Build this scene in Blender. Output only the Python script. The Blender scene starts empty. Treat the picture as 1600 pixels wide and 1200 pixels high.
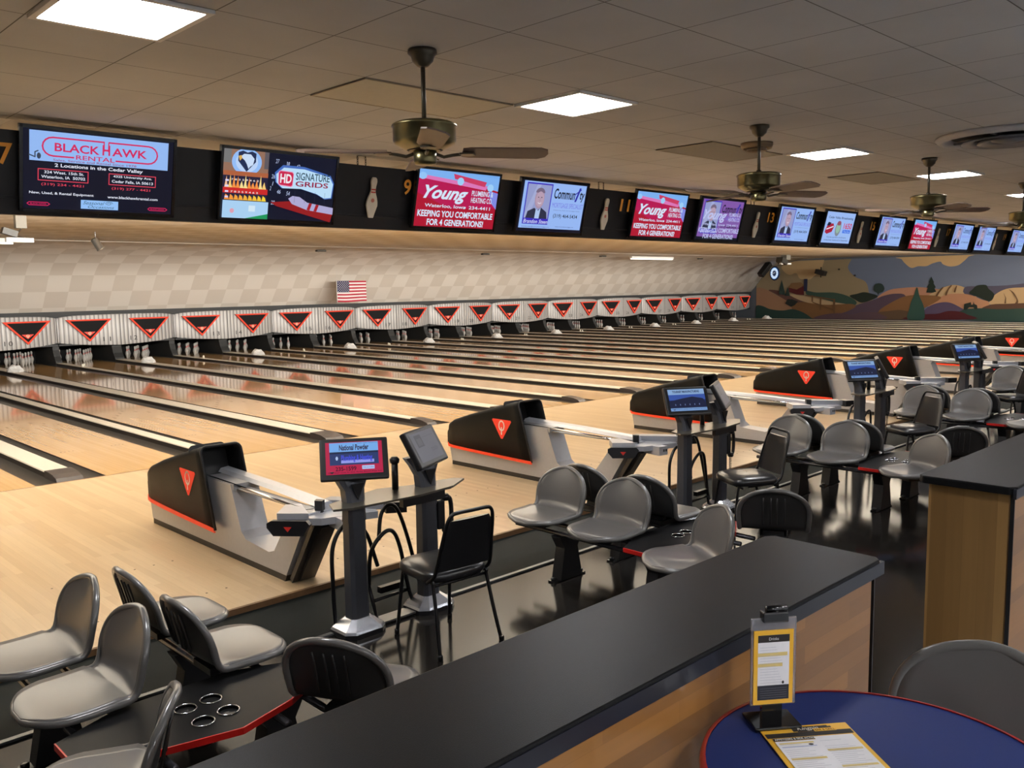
import bpy, bmesh, math, random
from mathutils import Vector, Matrix
random.seed(7)
PI = math.pi
sc = bpy.context.scene
COL = sc.collection

# ------------------------------------------------------------------ camera
CAM = Vector((-3.1885, -10.4037, 2.0876)); FPX = 1374.39
yaw, pit, rol = 0.769319, -0.110317, -0.015657
fw = Vector((math.sin(yaw)*math.cos(pit), math.cos(yaw)*math.cos(pit), math.sin(pit)))
rt = Vector((math.cos(yaw), -math.sin(yaw), 0)); up = rt.cross(fw)
r2 = rt*math.cos(rol)+up*math.sin(rol); u2 = -rt*math.sin(rol)+up*math.cos(rol)
cd = bpy.data.cameras.new('camera'); cam = bpy.data.objects.new('camera', cd); COL.objects.link(cam)
M = Matrix((r2, u2, -fw)).transposed().to_4x4(); M.translation = CAM
cam.matrix_world = M
cd.sensor_width = 36; cd.lens = FPX/1600*36; cd.clip_start = .05; cd.clip_end = 200
sc.camera = cam
# ------------------------------------------------------------------ world, view
w = bpy.data.worlds.new('world'); sc.world = w; w.use_nodes = True
w.node_tree.nodes['Background'].inputs[0].default_value = (.05, .05, .055, 1)
w.node_tree.nodes['Background'].inputs[1].default_value = .3
sc.view_settings.view_transform = 'Standard'; sc.view_settings.look = 'None'
sc.view_settings.exposure = 0.0; sc.view_settings.gamma = 1; sc.view_settings.use_curve_mapping = False
# ------------------------------------------------------------------ large lamps of the room, and added area lights
TROFFER = 60.0          # ceiling panels
def area(name, loc, sx, sy, power, color, rot):
    l = bpy.data.lights.new(name, 'AREA'); l.shape = 'RECTANGLE'; l.size = sx; l.size_y = sy
    l.energy = power; l.color = color
    o = bpy.data.objects.new(name, l); COL.objects.link(o); o.location = loc; o.rotation_euler = rot
    return o
WARM = (1.0, .96, .90); UPW = (1.0, .95, .86)
# tube lamps in the trough behind the monitor band, one run of lamps washing approach and lanes, with a second row added to brighten the lanes
for i, x in enumerate((-6, 2, 10, 18, 26, 34)):
    area('trough_lamp', (x+4, -3.08, 3.17), 7.8, .16, 8, WARM, (math.radians(20), 0, 0))
    area('lane_fill_light', (x+4, -2.95, 3.14), 7.8, .16, 115, WARM, (math.radians(66), 0, 0)).data.spread = math.radians(84)
for i, x in enumerate((-6, 2, 10, 18, 26, 34)):
    area('trough_uplight', (x+4, -2.90, 2.74), 7.8, .16, 300, UPW, (math.radians(180-72), 0, 0)).data.spread = math.radians(112)
# unseen area lights added behind the band to brighten pin fascia and curved wall
for i, x in enumerate((-6, 2, 10, 18, 26, 34)):
    l = area('fascia_fill_light', (x+4, -2.9, 3.0), 7.0, .2, 105, (1, .95, .86), (math.radians(88), 0, 0))
    l.data.spread = math.radians(70)

# ------------------------------------------------------------------ helpers
_ONES = 'zero one two three four five six seven eight nine ten eleven twelve thirteen fourteen fifteen sixteen seventeen eighteen nineteen'.split()
def word(n):
    if n < 20: return _ONES[n]
    return {2: 'twenty', 3: 'thirty'}[n//10]+('-'+_ONES[n % 10] if n % 10 else '')
def lin(c):
    def f(v):
        v = v/255.0
        return v/12.92 if v <= .04045 else ((v+.055)/1.055)**2.4
    return (f(c[0]), f(c[1]), f(c[2]), 1)
_m = {}
def mat(name, col, rough=.5, metal=0, spec=.5, emit=0, var=.06, scale=30, bump=0, coat=0, alpha=1, trans=0):
    if name in _m: return _m[name]
    m = bpy.data.materials.new(name); m.use_nodes = True; nt = m.node_tree; b = nt.nodes['Principled BSDF']
    c = lin(col)
    b.inputs['Roughness'].default_value = rough; b.inputs['Metallic'].default_value = metal
    b.inputs['Specular IOR Level'].default_value = spec
    b.inputs['Coat Weight'].default_value = coat; b.inputs['Coat Roughness'].default_value = .08
    b.inputs['Transmission Weight'].default_value = trans
    if emit:
        b.inputs['Base Color'].default_value = (0, 0, 0, 1)
        b.inputs['Emission Color'].default_value = c; b.inputs['Emission Strength'].default_value = emit
        b.inputs['Specular IOR Level'].default_value = 0.1
    elif var > 0:
        tc = nt.nodes.new('ShaderNodeTexCoord'); n = nt.nodes.new('ShaderNodeTexNoise'); n.inputs['Scale'].default_value = scale
        n.inputs['Detail'].default_value = 3
        nt.links.new(tc.outputs['Object'], n.inputs['Vector'])
        mx = nt.nodes.new('ShaderNodeMix'); mx.data_type = 'RGBA'
        mx.inputs[6].default_value = tuple(v*(1-var) for v in c[:3])+(1,); mx.inputs[7].default_value = tuple(min(1, v*(1+var)) for v in c[:3])+(1,)
        nt.links.new(n.outputs['Fac'], mx.inputs[0]); nt.links.new(mx.outputs[2], b.inputs['Base Color'])
        if bump:
            bp = nt.nodes.new('ShaderNodeBump'); bp.inputs['Strength'].default_value = bump; bp.inputs['Distance'].default_value = .004
            nt.links.new(n.outputs['Fac'], bp.inputs['Height']); nt.links.new(bp.outputs[0], b.inputs['Normal'])
    else:
        b.inputs['Base Color'].default_value = c
    _m[name] = m; return m
def nodes(m):
    nt = m.node_tree; return nt, nt.nodes['Principled BSDF']
def planks(name, c1, c2, wid, length, rough, axis='Y', gap=(60, 40, 25), mortar=.004, coat=0, stain=.15, coord='Object', spec=.5):
    """wood strips running along one axis"""
    m = bpy.data.materials.new(name); m.use_nodes = True; nt, b = nodes(m); N = nt.nodes.new; L = nt.links.new
    tc = N('ShaderNodeTexCoord'); mp = N('ShaderNodeMapping')
    L(tc.outputs[coord], mp.inputs['Vector'])
    if axis == 'Y': mp.inputs['Rotation'].default_value = (0, 0, PI/2)
    elif axis == 'Z': mp.inputs['Rotation'].default_value = (0, PI/2, 0)
    elif axis == 'XZ': mp.inputs['Rotation'].default_value = (PI/2, 0, 0)
    elif axis == 'ZX': mp.inputs['Rotation'].default_value = (0, PI/2, PI/2)
    br = N('ShaderNodeTexBrick'); br.offset = .37; br.inputs['Scale'].default_value = 1
    br.inputs['Brick Width'].default_value = length; br.inputs['Row Height'].default_value = wid
    br.inputs['Mortar Size'].default_value = mortar*.25; br.inputs['Mortar Smooth'].default_value = .3
    br.inputs['Color1'].default_value = lin(c1); br.inputs['Color2'].default_value = lin(c2); br.inputs['Mortar'].default_value = lin(gap)
    L(mp.outputs[0], br.inputs['Vector'])
    mp2 = N('ShaderNodeMapping'); mp2.inputs['Scale'].default_value = (1.2, 26, 26); L(mp.outputs[0], mp2.inputs['Vector'])
    n = N('ShaderNodeTexNoise'); n.inputs['Scale'].default_value = 2; n.inputs['Detail'].default_value = 4; L(mp2.outputs[0], n.inputs['Vector'])
    mx = N('ShaderNodeMix'); mx.data_type = 'RGBA'; mx.blend_type = 'MULTIPLY'; mx.inputs[0].default_value = 1
    rp = N('ShaderNodeMapRange'); rp.inputs[3].default_value = 1-stain; rp.inputs[4].default_value = 1+stain*.4
    L(n.outputs['Fac'], rp.inputs[0]); L(br.outputs['Color'], mx.inputs[6]); L(rp.outputs[0], mx.inputs[7])
    L(mx.outputs[2], b.inputs['Base Color']); b.inputs['Roughness'].default_value = rough
    b.inputs['Coat Weight'].default_value = coat; b.inputs['Coat Roughness'].default_value = .05; b.inputs['Specular IOR Level'].default_value = spec
    _m[name] = m; return m

class MB:
    def __init__(s): s.bm = bmesh.new(); s.mi = 0
    def _tag(s, faces):
        for f in faces: f.material_index = s.mi
    def box(s, c, d, rot=None, bevel=0):
        r = bmesh.ops.create_cube(s.bm, size=1); vs = r['verts']
        mt = Matrix.Translation(c) @ (rot.to_4x4() if rot else Matrix()) @ Matrix.Diagonal((d[0], d[1], d[2], 1))
        bmesh.ops.transform(s.bm, matrix=mt, verts=vs)
        fs = set(f for v in vs for f in v.link_faces)
        s._tag(fs)
        if bevel:
            es = list(set(e for f in fs for e in f.edges))
            rb = bmesh.ops.bevel(s.bm, geom=es, offset=bevel, segments=2, affect='EDGES', profile=.6)
            s._tag(rb['faces'])
        return s
    def bb(s, x0, y0, z0, x1, y1, z1, bevel=0):
        return s.box(((x0+x1)/2, (y0+y1)/2, (z0+z1)/2), (abs(x1-x0), abs(y1-y0), abs(z1-z0)), None, bevel)
    def prism(s, pts, axis, a, b):
        """polygon extruded along an axis: pts are the two other coordinates"""
        def P(p, t):
            if axis == 'X': return (t, p[0], p[1])
            if axis == 'Y': return (p[0], t, p[1])
            return (p[0], p[1], t)
        va = [s.bm.verts.new(P(p, a)) for p in pts]; vb = [s.bm.verts.new(P(p, b)) for p in pts]
        fs = [s.bm.faces.new(va), s.bm.faces.new(vb[::-1])]
        n = len(pts)
        for i in range(n): fs.append(s.bm.faces.new((va[i], vb[i], vb[(i+1) % n], va[(i+1) % n])))
        s._tag(fs); bmesh.ops.recalc_face_normals(s.bm, faces=fs); return s
    def tube(s, pts, r, seg=8, closed=False, cap=True):
        pts = [Vector(p) for p in pts]; n = len(pts); rings = []
        rr = r if hasattr(r, '__len__') else [r]*n
        up_ = None
        for i, p in enumerate(pts):
            if closed: t = (pts[(i+1) % n]-pts[i-1])
            else: t = pts[min(i+1, n-1)]-pts[max(i-1, 0)]
            t.normalize()
            if up_ is None:
                up_ = Vector((0, 0, 1)) if abs(t.z) < .9 else Vector((1, 0, 0))
            a = (up_-t*up_.dot(t)).normalized(); b = t.cross(a); up_ = a
            rings.append([s.bm.verts.new(p+(a*math.cos(k*2*PI/seg)+b*math.sin(k*2*PI/seg))*rr[i]) for k in range(seg)])
        fs = []
        for i in range(n if closed else n-1):
            A, B = rings[i], rings[(i+1) % n]
            for k in range(seg): fs.append(s.bm.faces.new((A[k], A[(k+1) % seg], B[(k+1) % seg], B[k])))
        if cap and not closed: fs += [s.bm.faces.new(rings[0][::-1]), s.bm.faces.new(rings[-1])]
        for f in fs: f.smooth = True
        s._tag(fs); return s
    def lathe(s, prof, c=(0, 0, 0), seg=16, axis='Z', cap=True):
        rings = []
        for r, z in prof:
            ring = []
            for k in range(seg):
                a = 2*PI*k/seg; x, y = r*math.cos(a), r*math.sin(a)
                p = {'Z': (x, y, z), 'Y': (x, z, y), 'X': (z, x, y)}[axis]
                ring.append(s.bm.verts.new(Vector(c)+Vector(p)))
            rings.append(ring)
        fs = []
        for A, B in zip(rings, rings[1:]):
            for k in range(seg): fs.append(s.bm.faces.new((A[k], A[(k+1) % seg], B[(k+1) % seg], B[k])))
        for f in fs: f.smooth = True
        if cap: fs += [s.bm.faces.new(rings[0][::-1]), s.bm.faces.new(rings[-1])]
        s._tag(fs); return s
    def grid(s, rows, smooth=True, closed=False):
        vr = [[s.bm.verts.new(p) for p in row] for row in rows]; fs = []
        for A, B in zip(vr, vr[1:]):
            m_ = len(A)
            for k in range(m_ if closed else m_-1):
                fs.append(s.bm.faces.new((A[k], A[(k+1) % m_], B[(k+1) % m_], B[k])))
        for f in fs: f.smooth = smooth
        s._tag(fs); return vr
    def build(s, name, mats, parent=None, loc=(0, 0, 0), rotz=0, smooth=False):
        bmesh.ops.recalc_face_normals(s.bm, faces=s.bm.faces[:])
        me = bpy.data.meshes.new(name); s.bm.to_mesh(me); s.bm.free()
        for m in (mats if isinstance(mats, (list, tuple)) else [mats]): me.materials.append(m)
        if smooth:
            for f in me.polygons: f.use_smooth = True
        o = bpy.data.objects.new(name, me); COL.objects.link(o); o.parent = parent
        o.location = loc; o.rotation_euler = (0, 0, rotz)
        return o
def tag(o, label=None, cat=None, group=None, kind=None):
    if label: o['label'] = label
    if cat: o['category'] = cat
    if group: o['group'] = group
    if kind: o['kind'] = kind
    return o
def struct(o): o['kind'] = 'structure'; return o
def thing(name, label, cat, loc=(0, 0, 0), rz=0, group=None):
    o = bpy.data.objects.new(name, None); COL.objects.link(o); o.location = loc; o.rotation_euler = (0, 0, rz)
    o.empty_display_size = .1
    return tag(o, label, cat, group)
def kids(o): return KIDS.get(o.name, [])
KIDS = {}
def freeze(root):
    """remember the children of a prototype so copies can be made"""
    for o in COL.objects:
        if o.parent: KIDS.setdefault(o.parent.name, [])
    return root
def dup(o, loc=None, rz=None, label=None, parent=None):
    c = o.copy(); COL.objects.link(c)
    if parent is not None: c.parent = parent
    if loc is not None: c.location = loc
    if rz is not None: c.rotation_euler = (c.rotation_euler[0], c.rotation_euler[1], rz)
    if label: c['label'] = label
    for ch in [k for k in o.children]: dup(ch, parent=c)
    return c

# flat artwork (screens, signs, print): polygons and lettering in thin layers, one mesh
_fm = {}
def flatmat(col, emit):
    key = (tuple(int(v) for v in col), emit)
    if key in _fm: return _fm[key]
    m = bpy.data.materials.new(('screen_' if emit else 'print_')+'%d_%d_%d' % key[0]); m.use_nodes = True; nt, b = nodes(m)
    if emit:
        b.inputs['Base Color'].default_value = (.01, .01, .01, 1); b.inputs['Emission Color'].default_value = lin(col)
        b.inputs['Emission Strength'].default_value = emit; b.inputs['Roughness'].default_value = .3; b.inputs['Specular IOR Level'].default_value = .2
    else:
        n = nt.nodes.new('ShaderNodeTexNoise'); n.inputs['Scale'].default_value = 8
        mx = nt.nodes.new('ShaderNodeMix'); mx.data_type = 'RGBA'; c = lin(col)
        mx.inputs[6].default_value = tuple(v*.95 for v in c[:3])+(1,); mx.inputs[7].default_value = tuple(v*1.04 for v in c[:3])+(1,)
        nt.links.new(n.outputs['Fac'], mx.inputs[0]); nt.links.new(mx.outputs[2], b.inputs['Base Color'])
        b.inputs['Roughness'].default_value = .55
    _fm[key] = m; return m
_tx = {}
def text_mesh(s, shear=0, bold=0, space=1.0):
    k = (s, shear, bold, space)
    if k in _tx: return _tx[k]
    cu = bpy.data.curves.new('t', 'FONT'); cu.body = s; cu.size = 1; cu.shear = shear; cu.offset = bold; cu.resolution_u = 3
    cu.space_character = space
    o = bpy.data.objects.new('t', cu); COL.objects.link(o); bpy.context.view_layer.update()
    me = bpy.data.meshes.new_from_object(o.evaluated_get(bpy.context.evaluated_depsgraph_get()))
    vs = [tuple(v.co[:2]) for v in me.vertices]; fs = [tuple(p.vertices) for p in me.polygons]
    bpy.data.objects.remove(o); bpy.data.curves.remove(cu); bpy.data.meshes.remove(me)
    x0 = min(v[0] for v in vs); x1 = max(v[0] for v in vs); y0 = min(v[1] for v in vs); y1 = max(v[1] for v in vs)
    vs = [((v[0]-x0)/(x1-x0), (v[1]-y0)/(y1-y0)) for v in vs]
    _tx[k] = (vs, fs, (x1-x0)/(y1-y0)); return _tx[k]
class Art:
    def __init__(s, emit=0, dz=.0006): s.bm = bmesh.new(); s.cols = []; s.emit = emit; s.z = 0; s.dz = dz
    def _mi(s, col):
        m = flatmat(col, s.emit)
        if m not in s.cols: s.cols.append(m)
        return s.cols.index(m)
    def poly(s, pts, col):
        s.z += s.dz
        f = s.bm.faces.new([s.bm.verts.new((p[0], p[1], s.z)) for p in pts]); f.material_index = s._mi(col)
        f.normal_update()
        if f.normal.z < 0: f.normal_flip()
        return s
    def rect(s, x0, y0, x1, y1, col): return s.poly([(x0, y0), (x1, y0), (x1, y1), (x0, y1)], col)
    def ell(s, cx, cy, rx, ry, col, n=24, a0=0, a1=2*PI):
        k = n if a1-a0 > 6.28 else n+1
        return s.poly([(cx+rx*math.cos(a0+(a1-a0)*i/n), cy+ry*math.sin(a0+(a1-a0)*i/n)) for i in range(k)], col)
    def line(s, pts, wd, col, closed=False):
        s.z += s.dz; mi = s._mi(col); n = len(pts)
        for i in range(n if closed else n-1):
            a = Vector(pts[i]); b = Vector(pts[(i+1) % n]); d = (b-a)
            if d.length < 1e-9: continue
            d.normalize(); q = Vector((-d.y, d.x))*wd/2; a = a-d*wd*.3; b = b+d*wd*.3
            f = s.bm.faces.new([s.bm.verts.new((p.x, p.y, s.z)) for p in (a-q, b-q, b+q, a+q)]); f.material_index = mi
        return s
    def ring(s, cx, cy, rx, ry, wd, col, n=24):
        return s.line([(cx+rx*math.cos(2*PI*i/n), cy+ry*math.sin(2*PI*i/n)) for i in range(n)], wd, col, True)
    def text(s, t, x0, y0, x1, y1, col, shear=0, bold=0, skew=0, space=1.0):
        """lettering stretched to fill a box"""
        s.z += s.dz; vs, fs, asp = text_mesh(t, shear, bold, space); mi = s._mi(col)
        V = [s.bm.verts.new((x0+v[0]*(x1-x0), y0+v[1]*(y1-y0)+skew*v[0]*(x1-x0), s.z)) for v in vs]
        for f in fs:
            try: g = s.bm.faces.new([V[i] for i in f]); g.material_index = mi
            except ValueError: pass
        return s
    def mesh(s, name):
        me = bpy.data.meshes.new(name); s.bm.to_mesh(me); s.bm.free()
        for m in s.cols: me.materials.append(m)
        return me
    def build(s, name, parent=None, mw=None):
        o = bpy.data.objects.new(name, s.mesh(name)); COL.objects.link(o); o.parent = parent
        if mw is not None: o.matrix_local = mw
        return o
def frame(origin, xdir, ydir):
    x = Vector(xdir).normalized(); y = Vector(ydir).normalized(); z = x.cross(y).normalized(); y = z.cross(x)
    m_ = Matrix((x, y, z)).transposed().to_4x4(); m_.translation = Vector(origin); return m_
def curve_pts(ctrl, n=10):
    """catmull-rom through control points"""
    P = [Vector(p) for p in ctrl]; P = [P[0]*2-P[1]]+P+[P[-1]*2-P[-2]]; out = []
    for i in range(1, len(P)-2):
        for k in range(n):
            t = k/n
            out.append(.5*((2*P[i])+(-P[i-1]+P[i+1])*t+(2*P[i-1]-5*P[i]+4*P[i+1]-P[i+2])*t*t+(-P[i-1]+3*P[i]-3*P[i+1]+P[i+2])*t**3))
    out.append(P[-2]); return out

# ------------------------------------------------------------------ materials
PITCH = 3.49; FL = -.05; UF = .30; CEIL = 3.33
blk = mat('black_plastic', (22, 22, 24), .35, var=.1)
blkm = mat('black_metal', (20, 20, 22), .3, .3, var=.1)
chrome = mat('chrome', (210, 210, 215), .12, 1)
silver = mat('silver_paint', (168, 168, 170), .35, .25, coat=.3)
lsilver = mat('light_silver', (196, 198, 204), .28, .45)
white = mat('white_plastic', (225, 225, 222), .45)
orange = mat('orange_trim', (235, 62, 28), .4)
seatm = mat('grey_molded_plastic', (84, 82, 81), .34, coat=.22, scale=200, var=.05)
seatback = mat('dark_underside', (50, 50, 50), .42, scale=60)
rimm = mat('grey_rim', (92, 91, 89), .28, coat=.3, scale=200)
lam = mat('black_laminate', (22, 22, 23), .40, spec=.08, scale=400, var=.25, bump=.12)
lamedge = mat('laminate_edge', (28, 30, 38), .35)
redt = mat('red_edge', (196, 28, 24), .4)
dgrey = mat('dark_grey_paint', (58, 60, 66), .4, .2)
lane_m = planks('lane_maple', (226, 184, 124), (212, 168, 108), .027, 5.0, .09, 'Y', gap=(204, 160, 102), mortar=.001, coat=.4, stain=.12)
appr_m = planks('approach_maple', (214, 188, 150), (199, 170, 131), .057, 1.6, .30, 'Y', gap=(186, 150, 104), mortar=.002, coat=.2, stain=.12)
MURAL = {
 'skyblue': [(11.64,3.58),(2.23,3.56),(2.08,0.09),(11.54,-0.07)],
 'olive': [(17.17,-0.16),(18.15,1.94),(16.08,3.24),(15.3,3.52),(11.64,3.58),(11.43,3.39),(11.62,2.82),(11.21,2.33),(10.61,2.04),(10.4,1.38),(10.17,-0.04)],
 'cream1': [(15.57,3.02),(14.75,3.35),(13.16,3.35),(13.0,3.3),(13.09,2.96),(13.24,2.67),(13.55,2.43),(13.81,2.23),(14.19,2.24),(14.46,2.3),(14.68,2.6),(15.06,2.51),(15.4,2.67)],
 'cream2': [(8.82,3.39),(5.41,3.44),(5.44,3.22),(5.64,3.01),(5.92,2.8),(6.3,2.75),(6.64,2.87),(6.78,3.01),(7.16,2.93),(7.46,2.8),(7.86,2.81),(8.21,2.73),(8.54,2.97),(8.73,3.2)],
 'pink1': [(17.9,1.3),(17.32,1.77),(16.62,1.71),(15.82,1.3),(15.14,1.04),(14.69,0.59),(13.82,0.3),(14.68,-0.12),(17.88,-0.17)],
 'maroonhill': [(16.41,1.65),(15.82,1.62),(15.15,1.35),(14.38,1.14),(13.41,0.8),(13.4,0.5),(14.36,0.59),(15.25,1.04),(15.93,1.4)],
 'teal1': [(14.01,1.59),(13.42,1.49),(12.39,1.48),(11.58,1.28),(11.07,0.95),(11.36,0.71),(12.17,0.9),(13.1,1.14),(13.95,1.34)],
 'creamroad': [(15.04,1.38),(14.16,1.29),(13.2,1.09),(12.37,0.95),(11.46,0.8),(12.16,0.75),(13.3,0.8),(14.37,1.04)],
 'darkbush': [(11.48,1.3),(11.08,1.4),(10.7,1.49),(10.31,1.42),(9.92,1.28),(10.2,1.09),(10.78,0.92),(11.17,1.09)],
 'pink2': [(9.92,1.23),(9.36,1.58),(8.72,1.69),(7.82,1.73),(7.12,1.65),(6.68,1.54),(6.66,0.91),(7.79,0.82),(9.63,1.09)],
 'creamfield': [(7.28,1.27),(6.85,1.58),(6.26,1.8),(5.84,1.79),(5.34,1.57),(5.0,1.26),(5.24,1.18),(6.5,1.18)],
 'darkblue': [(5.55,1.7),(4.86,1.74),(3.67,1.77),(2.16,1.88),(2.13,1.25),(5.24,1.26)],
 'creamfield2': [(4.38,1.0),(4.12,1.35),(3.66,1.6),(3.05,1.66),(2.15,1.63),(2.11,0.84),(4.18,0.83)],
 'pink3': [(7.35,0.77),(6.75,1.18),(6.25,1.37),(5.41,1.35),(4.75,1.09),(4.42,0.96),(4.57,0.57),(6.04,0.38)],
 'purple1': [(12.1,0.31),(11.16,0.76),(10.1,1.09),(9.64,1.28),(8.99,1.4),(8.44,1.27),(8.4,0.36),(10.56,0.04),(12.15,0.02)],
 'tan1': [(9.8,0.53),(9.07,1.0),(8.44,1.27),(7.81,1.32),(6.67,1.22),(7.26,0.77),(8.22,0.36),(9.61,0.34)],
 'ochre': [(14.91,0.59),(14.37,0.94),(13.41,0.84),(12.58,0.8),(11.36,0.85),(11.16,0.66),(11.95,0.32),(13.28,-0.1),(13.81,-0.0)],
 'purple2': [(7.6,0.36),(7.26,0.73),(6.74,0.93),(6.23,0.93),(5.72,0.69),(5.54,0.52),(6.04,0.2),(7.59,0.18)],
 'brown2': [(4.73,0.66),(4.26,0.85),(3.63,0.88),(2.86,0.92),(2.12,0.96),(2.09,0.42),(4.72,0.4)],
 'brown3': [(10.56,0.04),(9.99,0.38),(9.24,0.49),(8.68,0.54),(8.14,0.4),(8.12,0.06),(10.56,0.03)],
 'purple3': [(13.39,-0.02),(12.87,0.26),(11.95,0.34),(11.35,0.27),(10.57,0.43),(9.8,0.34),(9.6,0.04)],
 'teal2': [(18.12,-0.18),(17.42,0.68),(16.83,0.73),(16.25,0.53),(15.46,0.46),(14.8,0.54),(14.14,0.34),(13.66,0.05),(13.6,-0.1)],
 'teal3': [(5.78,0.1),(5.63,0.56),(4.81,0.66),(4.01,0.62),(2.85,0.67),(2.11,0.76),(2.08,0.09)],
 'wine': [(8.44,0.06),(7.95,0.27),(7.33,0.34),(6.81,0.37),(6.3,0.51),(5.79,0.49),(5.37,0.34),(5.08,0.11)],
 'teal4bush': [(8.3,0.06),(8.23,0.63),(8.15,1.0),(8.03,1.27),(7.88,1.73),(7.74,1.27),(7.57,0.91),(7.47,0.55),(7.5,0.07)],
 'pine1': [(7.41,1.45),(7.34,1.68),(7.38,1.72),(7.26,1.94),(7.3,1.97),(7.18,2.26),(7.04,1.97),(7.07,1.93),(6.94,1.72),(7.01,1.66),(6.91,1.49),(7.12,1.43)],
 'bush2': [(5.33,1.4),(5.18,1.6),(4.98,1.78),(4.58,1.8),(4.45,1.62),(4.24,1.43),(4.18,1.26),(4.38,1.0),(4.92,1.22)],
 'tree1': [(10.14,1.58),(10.11,1.84),(9.92,1.95),(9.7,1.91),(9.57,1.7),(9.64,1.51),(9.85,1.42),(9.9,1.26),(9.94,1.43)],
 'barn': [(15.1,1.78),(14.6,1.68),(14.18,1.89),(14.14,1.34),(14.6,1.38),(15.06,1.52)],
 'barnroof': [(15.13,1.78),(14.94,2.04),(14.34,2.07),(14.16,1.89),(14.6,1.66)],
 'silo': [(14.16,2.26),(13.95,2.26),(13.96,1.54),(14.17,1.57)],
 'pineL': [(15.73,1.4),(15.68,1.76),(15.55,2.23),(15.4,1.75),(15.31,1.35)],
 'pineL2': [(15.31,1.3),(15.24,1.6),(15.17,1.8),(15.08,1.55),(15.01,1.3)],
 'bushdk': [(15.3,0.87),(15.16,1.11),(14.87,1.11),(14.5,0.99),(14.7,0.77),(14.93,0.67)],
 'fence': [(13.68,1.34),(13.6,1.34),(13.59,0.97),(13.68,0.97)],
 'fence2': [(13.18,1.21),(13.08,1.21),(13.11,0.5),(13.19,0.5)],
 'fence3': [(12.4,1.13),(12.28,1.13),(12.28,0.31),(12.38,0.31)],
 'rail': [(14.06,1.37),(12.33,1.11),(12.32,1.05),(14.06,1.31)],
 'rail2': [(13.62,0.97),(12.31,0.53),(12.31,0.46),(13.62,0.91)],
 'tractor': [(5.56,0.58),(5.54,0.87),(5.39,0.91),(5.23,0.96),(5.21,0.83),(5.13,0.84),(5.11,1.0),(5.07,0.87),(4.94,0.81),(4.91,0.64),(5.01,0.58),(5.1,0.7),(5.3,0.7),(5.42,0.58)],
 'fur1': [(6.93,1.27),(6.81,1.49),(6.62,1.71),(6.56,1.7),(6.74,1.45),(6.84,1.27)],
 'fur2': [(6.46,1.33),(6.38,1.58),(6.22,1.8),(6.16,1.78),(6.3,1.58),(6.39,1.31)],
 'fur3': [(6.06,1.46),(6.01,1.66),(5.94,1.8),(5.91,1.75),(5.98,1.44)],
 'fur4': [(3.71,0.9),(3.68,1.17),(3.77,1.43),(3.64,1.17),(3.63,0.9)],
 'fur5': [(3.24,0.9),(3.18,1.07),(3.38,1.41),(3.54,1.58),(3.3,1.41),(3.11,1.05),(3.13,0.9)],
 'bottomdk': [(18.12,-0.13),(2.08,0.16),(2.08,0.02),(18.12,-0.26)],
}

# ================================================================== STRUCTURE
XL, XR, YB = -13.0, 43.9, -15.0
def tile_mat(name, c1, c2, gap, size, off, rough=.85, mortar=.006, var=.12, coord='Object'):
    m = bpy.data.materials.new(name); m.use_nodes = True; nt, b = nodes(m); N = nt.nodes.new; L = nt.links.new
    tc = N('ShaderNodeTexCoord'); mp = N('ShaderNodeMapping'); L(tc.outputs[coord], mp.inputs['Vector'])
    mp.inputs['Location'].default_value = off
    br = N('ShaderNodeTexBrick'); br.offset = 0; br.inputs['Scale'].default_value = 1
    br.inputs['Brick Width'].default_value = size; br.inputs['Row Height'].default_value = size
    br.inputs['Mortar Size'].default_value = mortar; br.inputs['Mortar Smooth'].default_value = .1
    br.inputs['Color1'].default_value = lin(c1); br.inputs['Color2'].default_value = lin(c2); br.inputs['Mortar'].default_value = lin(gap)
    L(mp.outputs[0], br.inputs['Vector'])
    n = N('ShaderNodeTexNoise'); n.inputs['Scale'].default_value = 1.3; n.inputs['Detail'].default_value = 5; L(mp.outputs[0], n.inputs['Vector'])
    rp = N('ShaderNodeMapRange'); rp.inputs[1].default_value = .3; rp.inputs[2].default_value = .7; rp.inputs[3].default_value = 1-var; rp.inputs[4].default_value = 1.03
    L(n.outputs['Fac'], rp.inputs[0])
    mx = N('ShaderNodeMix'); mx.data_type = 'RGBA'; mx.blend_type = 'MULTIPLY'; mx.inputs[0].default_value = 1
    L(br.outputs['Color'], mx.inputs[6]); L(rp.outputs[0], mx.inputs[7]); L(mx.outputs[2], b.inputs['Base Color'])
    bp = N('ShaderNodeBump'); bp.inputs['Strength'].default_value = .35; bp.inputs['Distance'].default_value = .01; bp.invert = True
    L(br.outputs['Fac'], bp.inputs['Height']); L(bp.outputs[0], b.inputs['Normal'])
    b.inputs['Roughness'].default_value = rough; b.inputs['Specular IOR Level'].default_value = .2
    return m
ceil_m = tile_mat('ceiling_tile', (184, 184, 183), (180, 180, 179), (106, 102, 98), .6096, (.67, 5.97, 0), mortar=.0035, var=.10)
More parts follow.
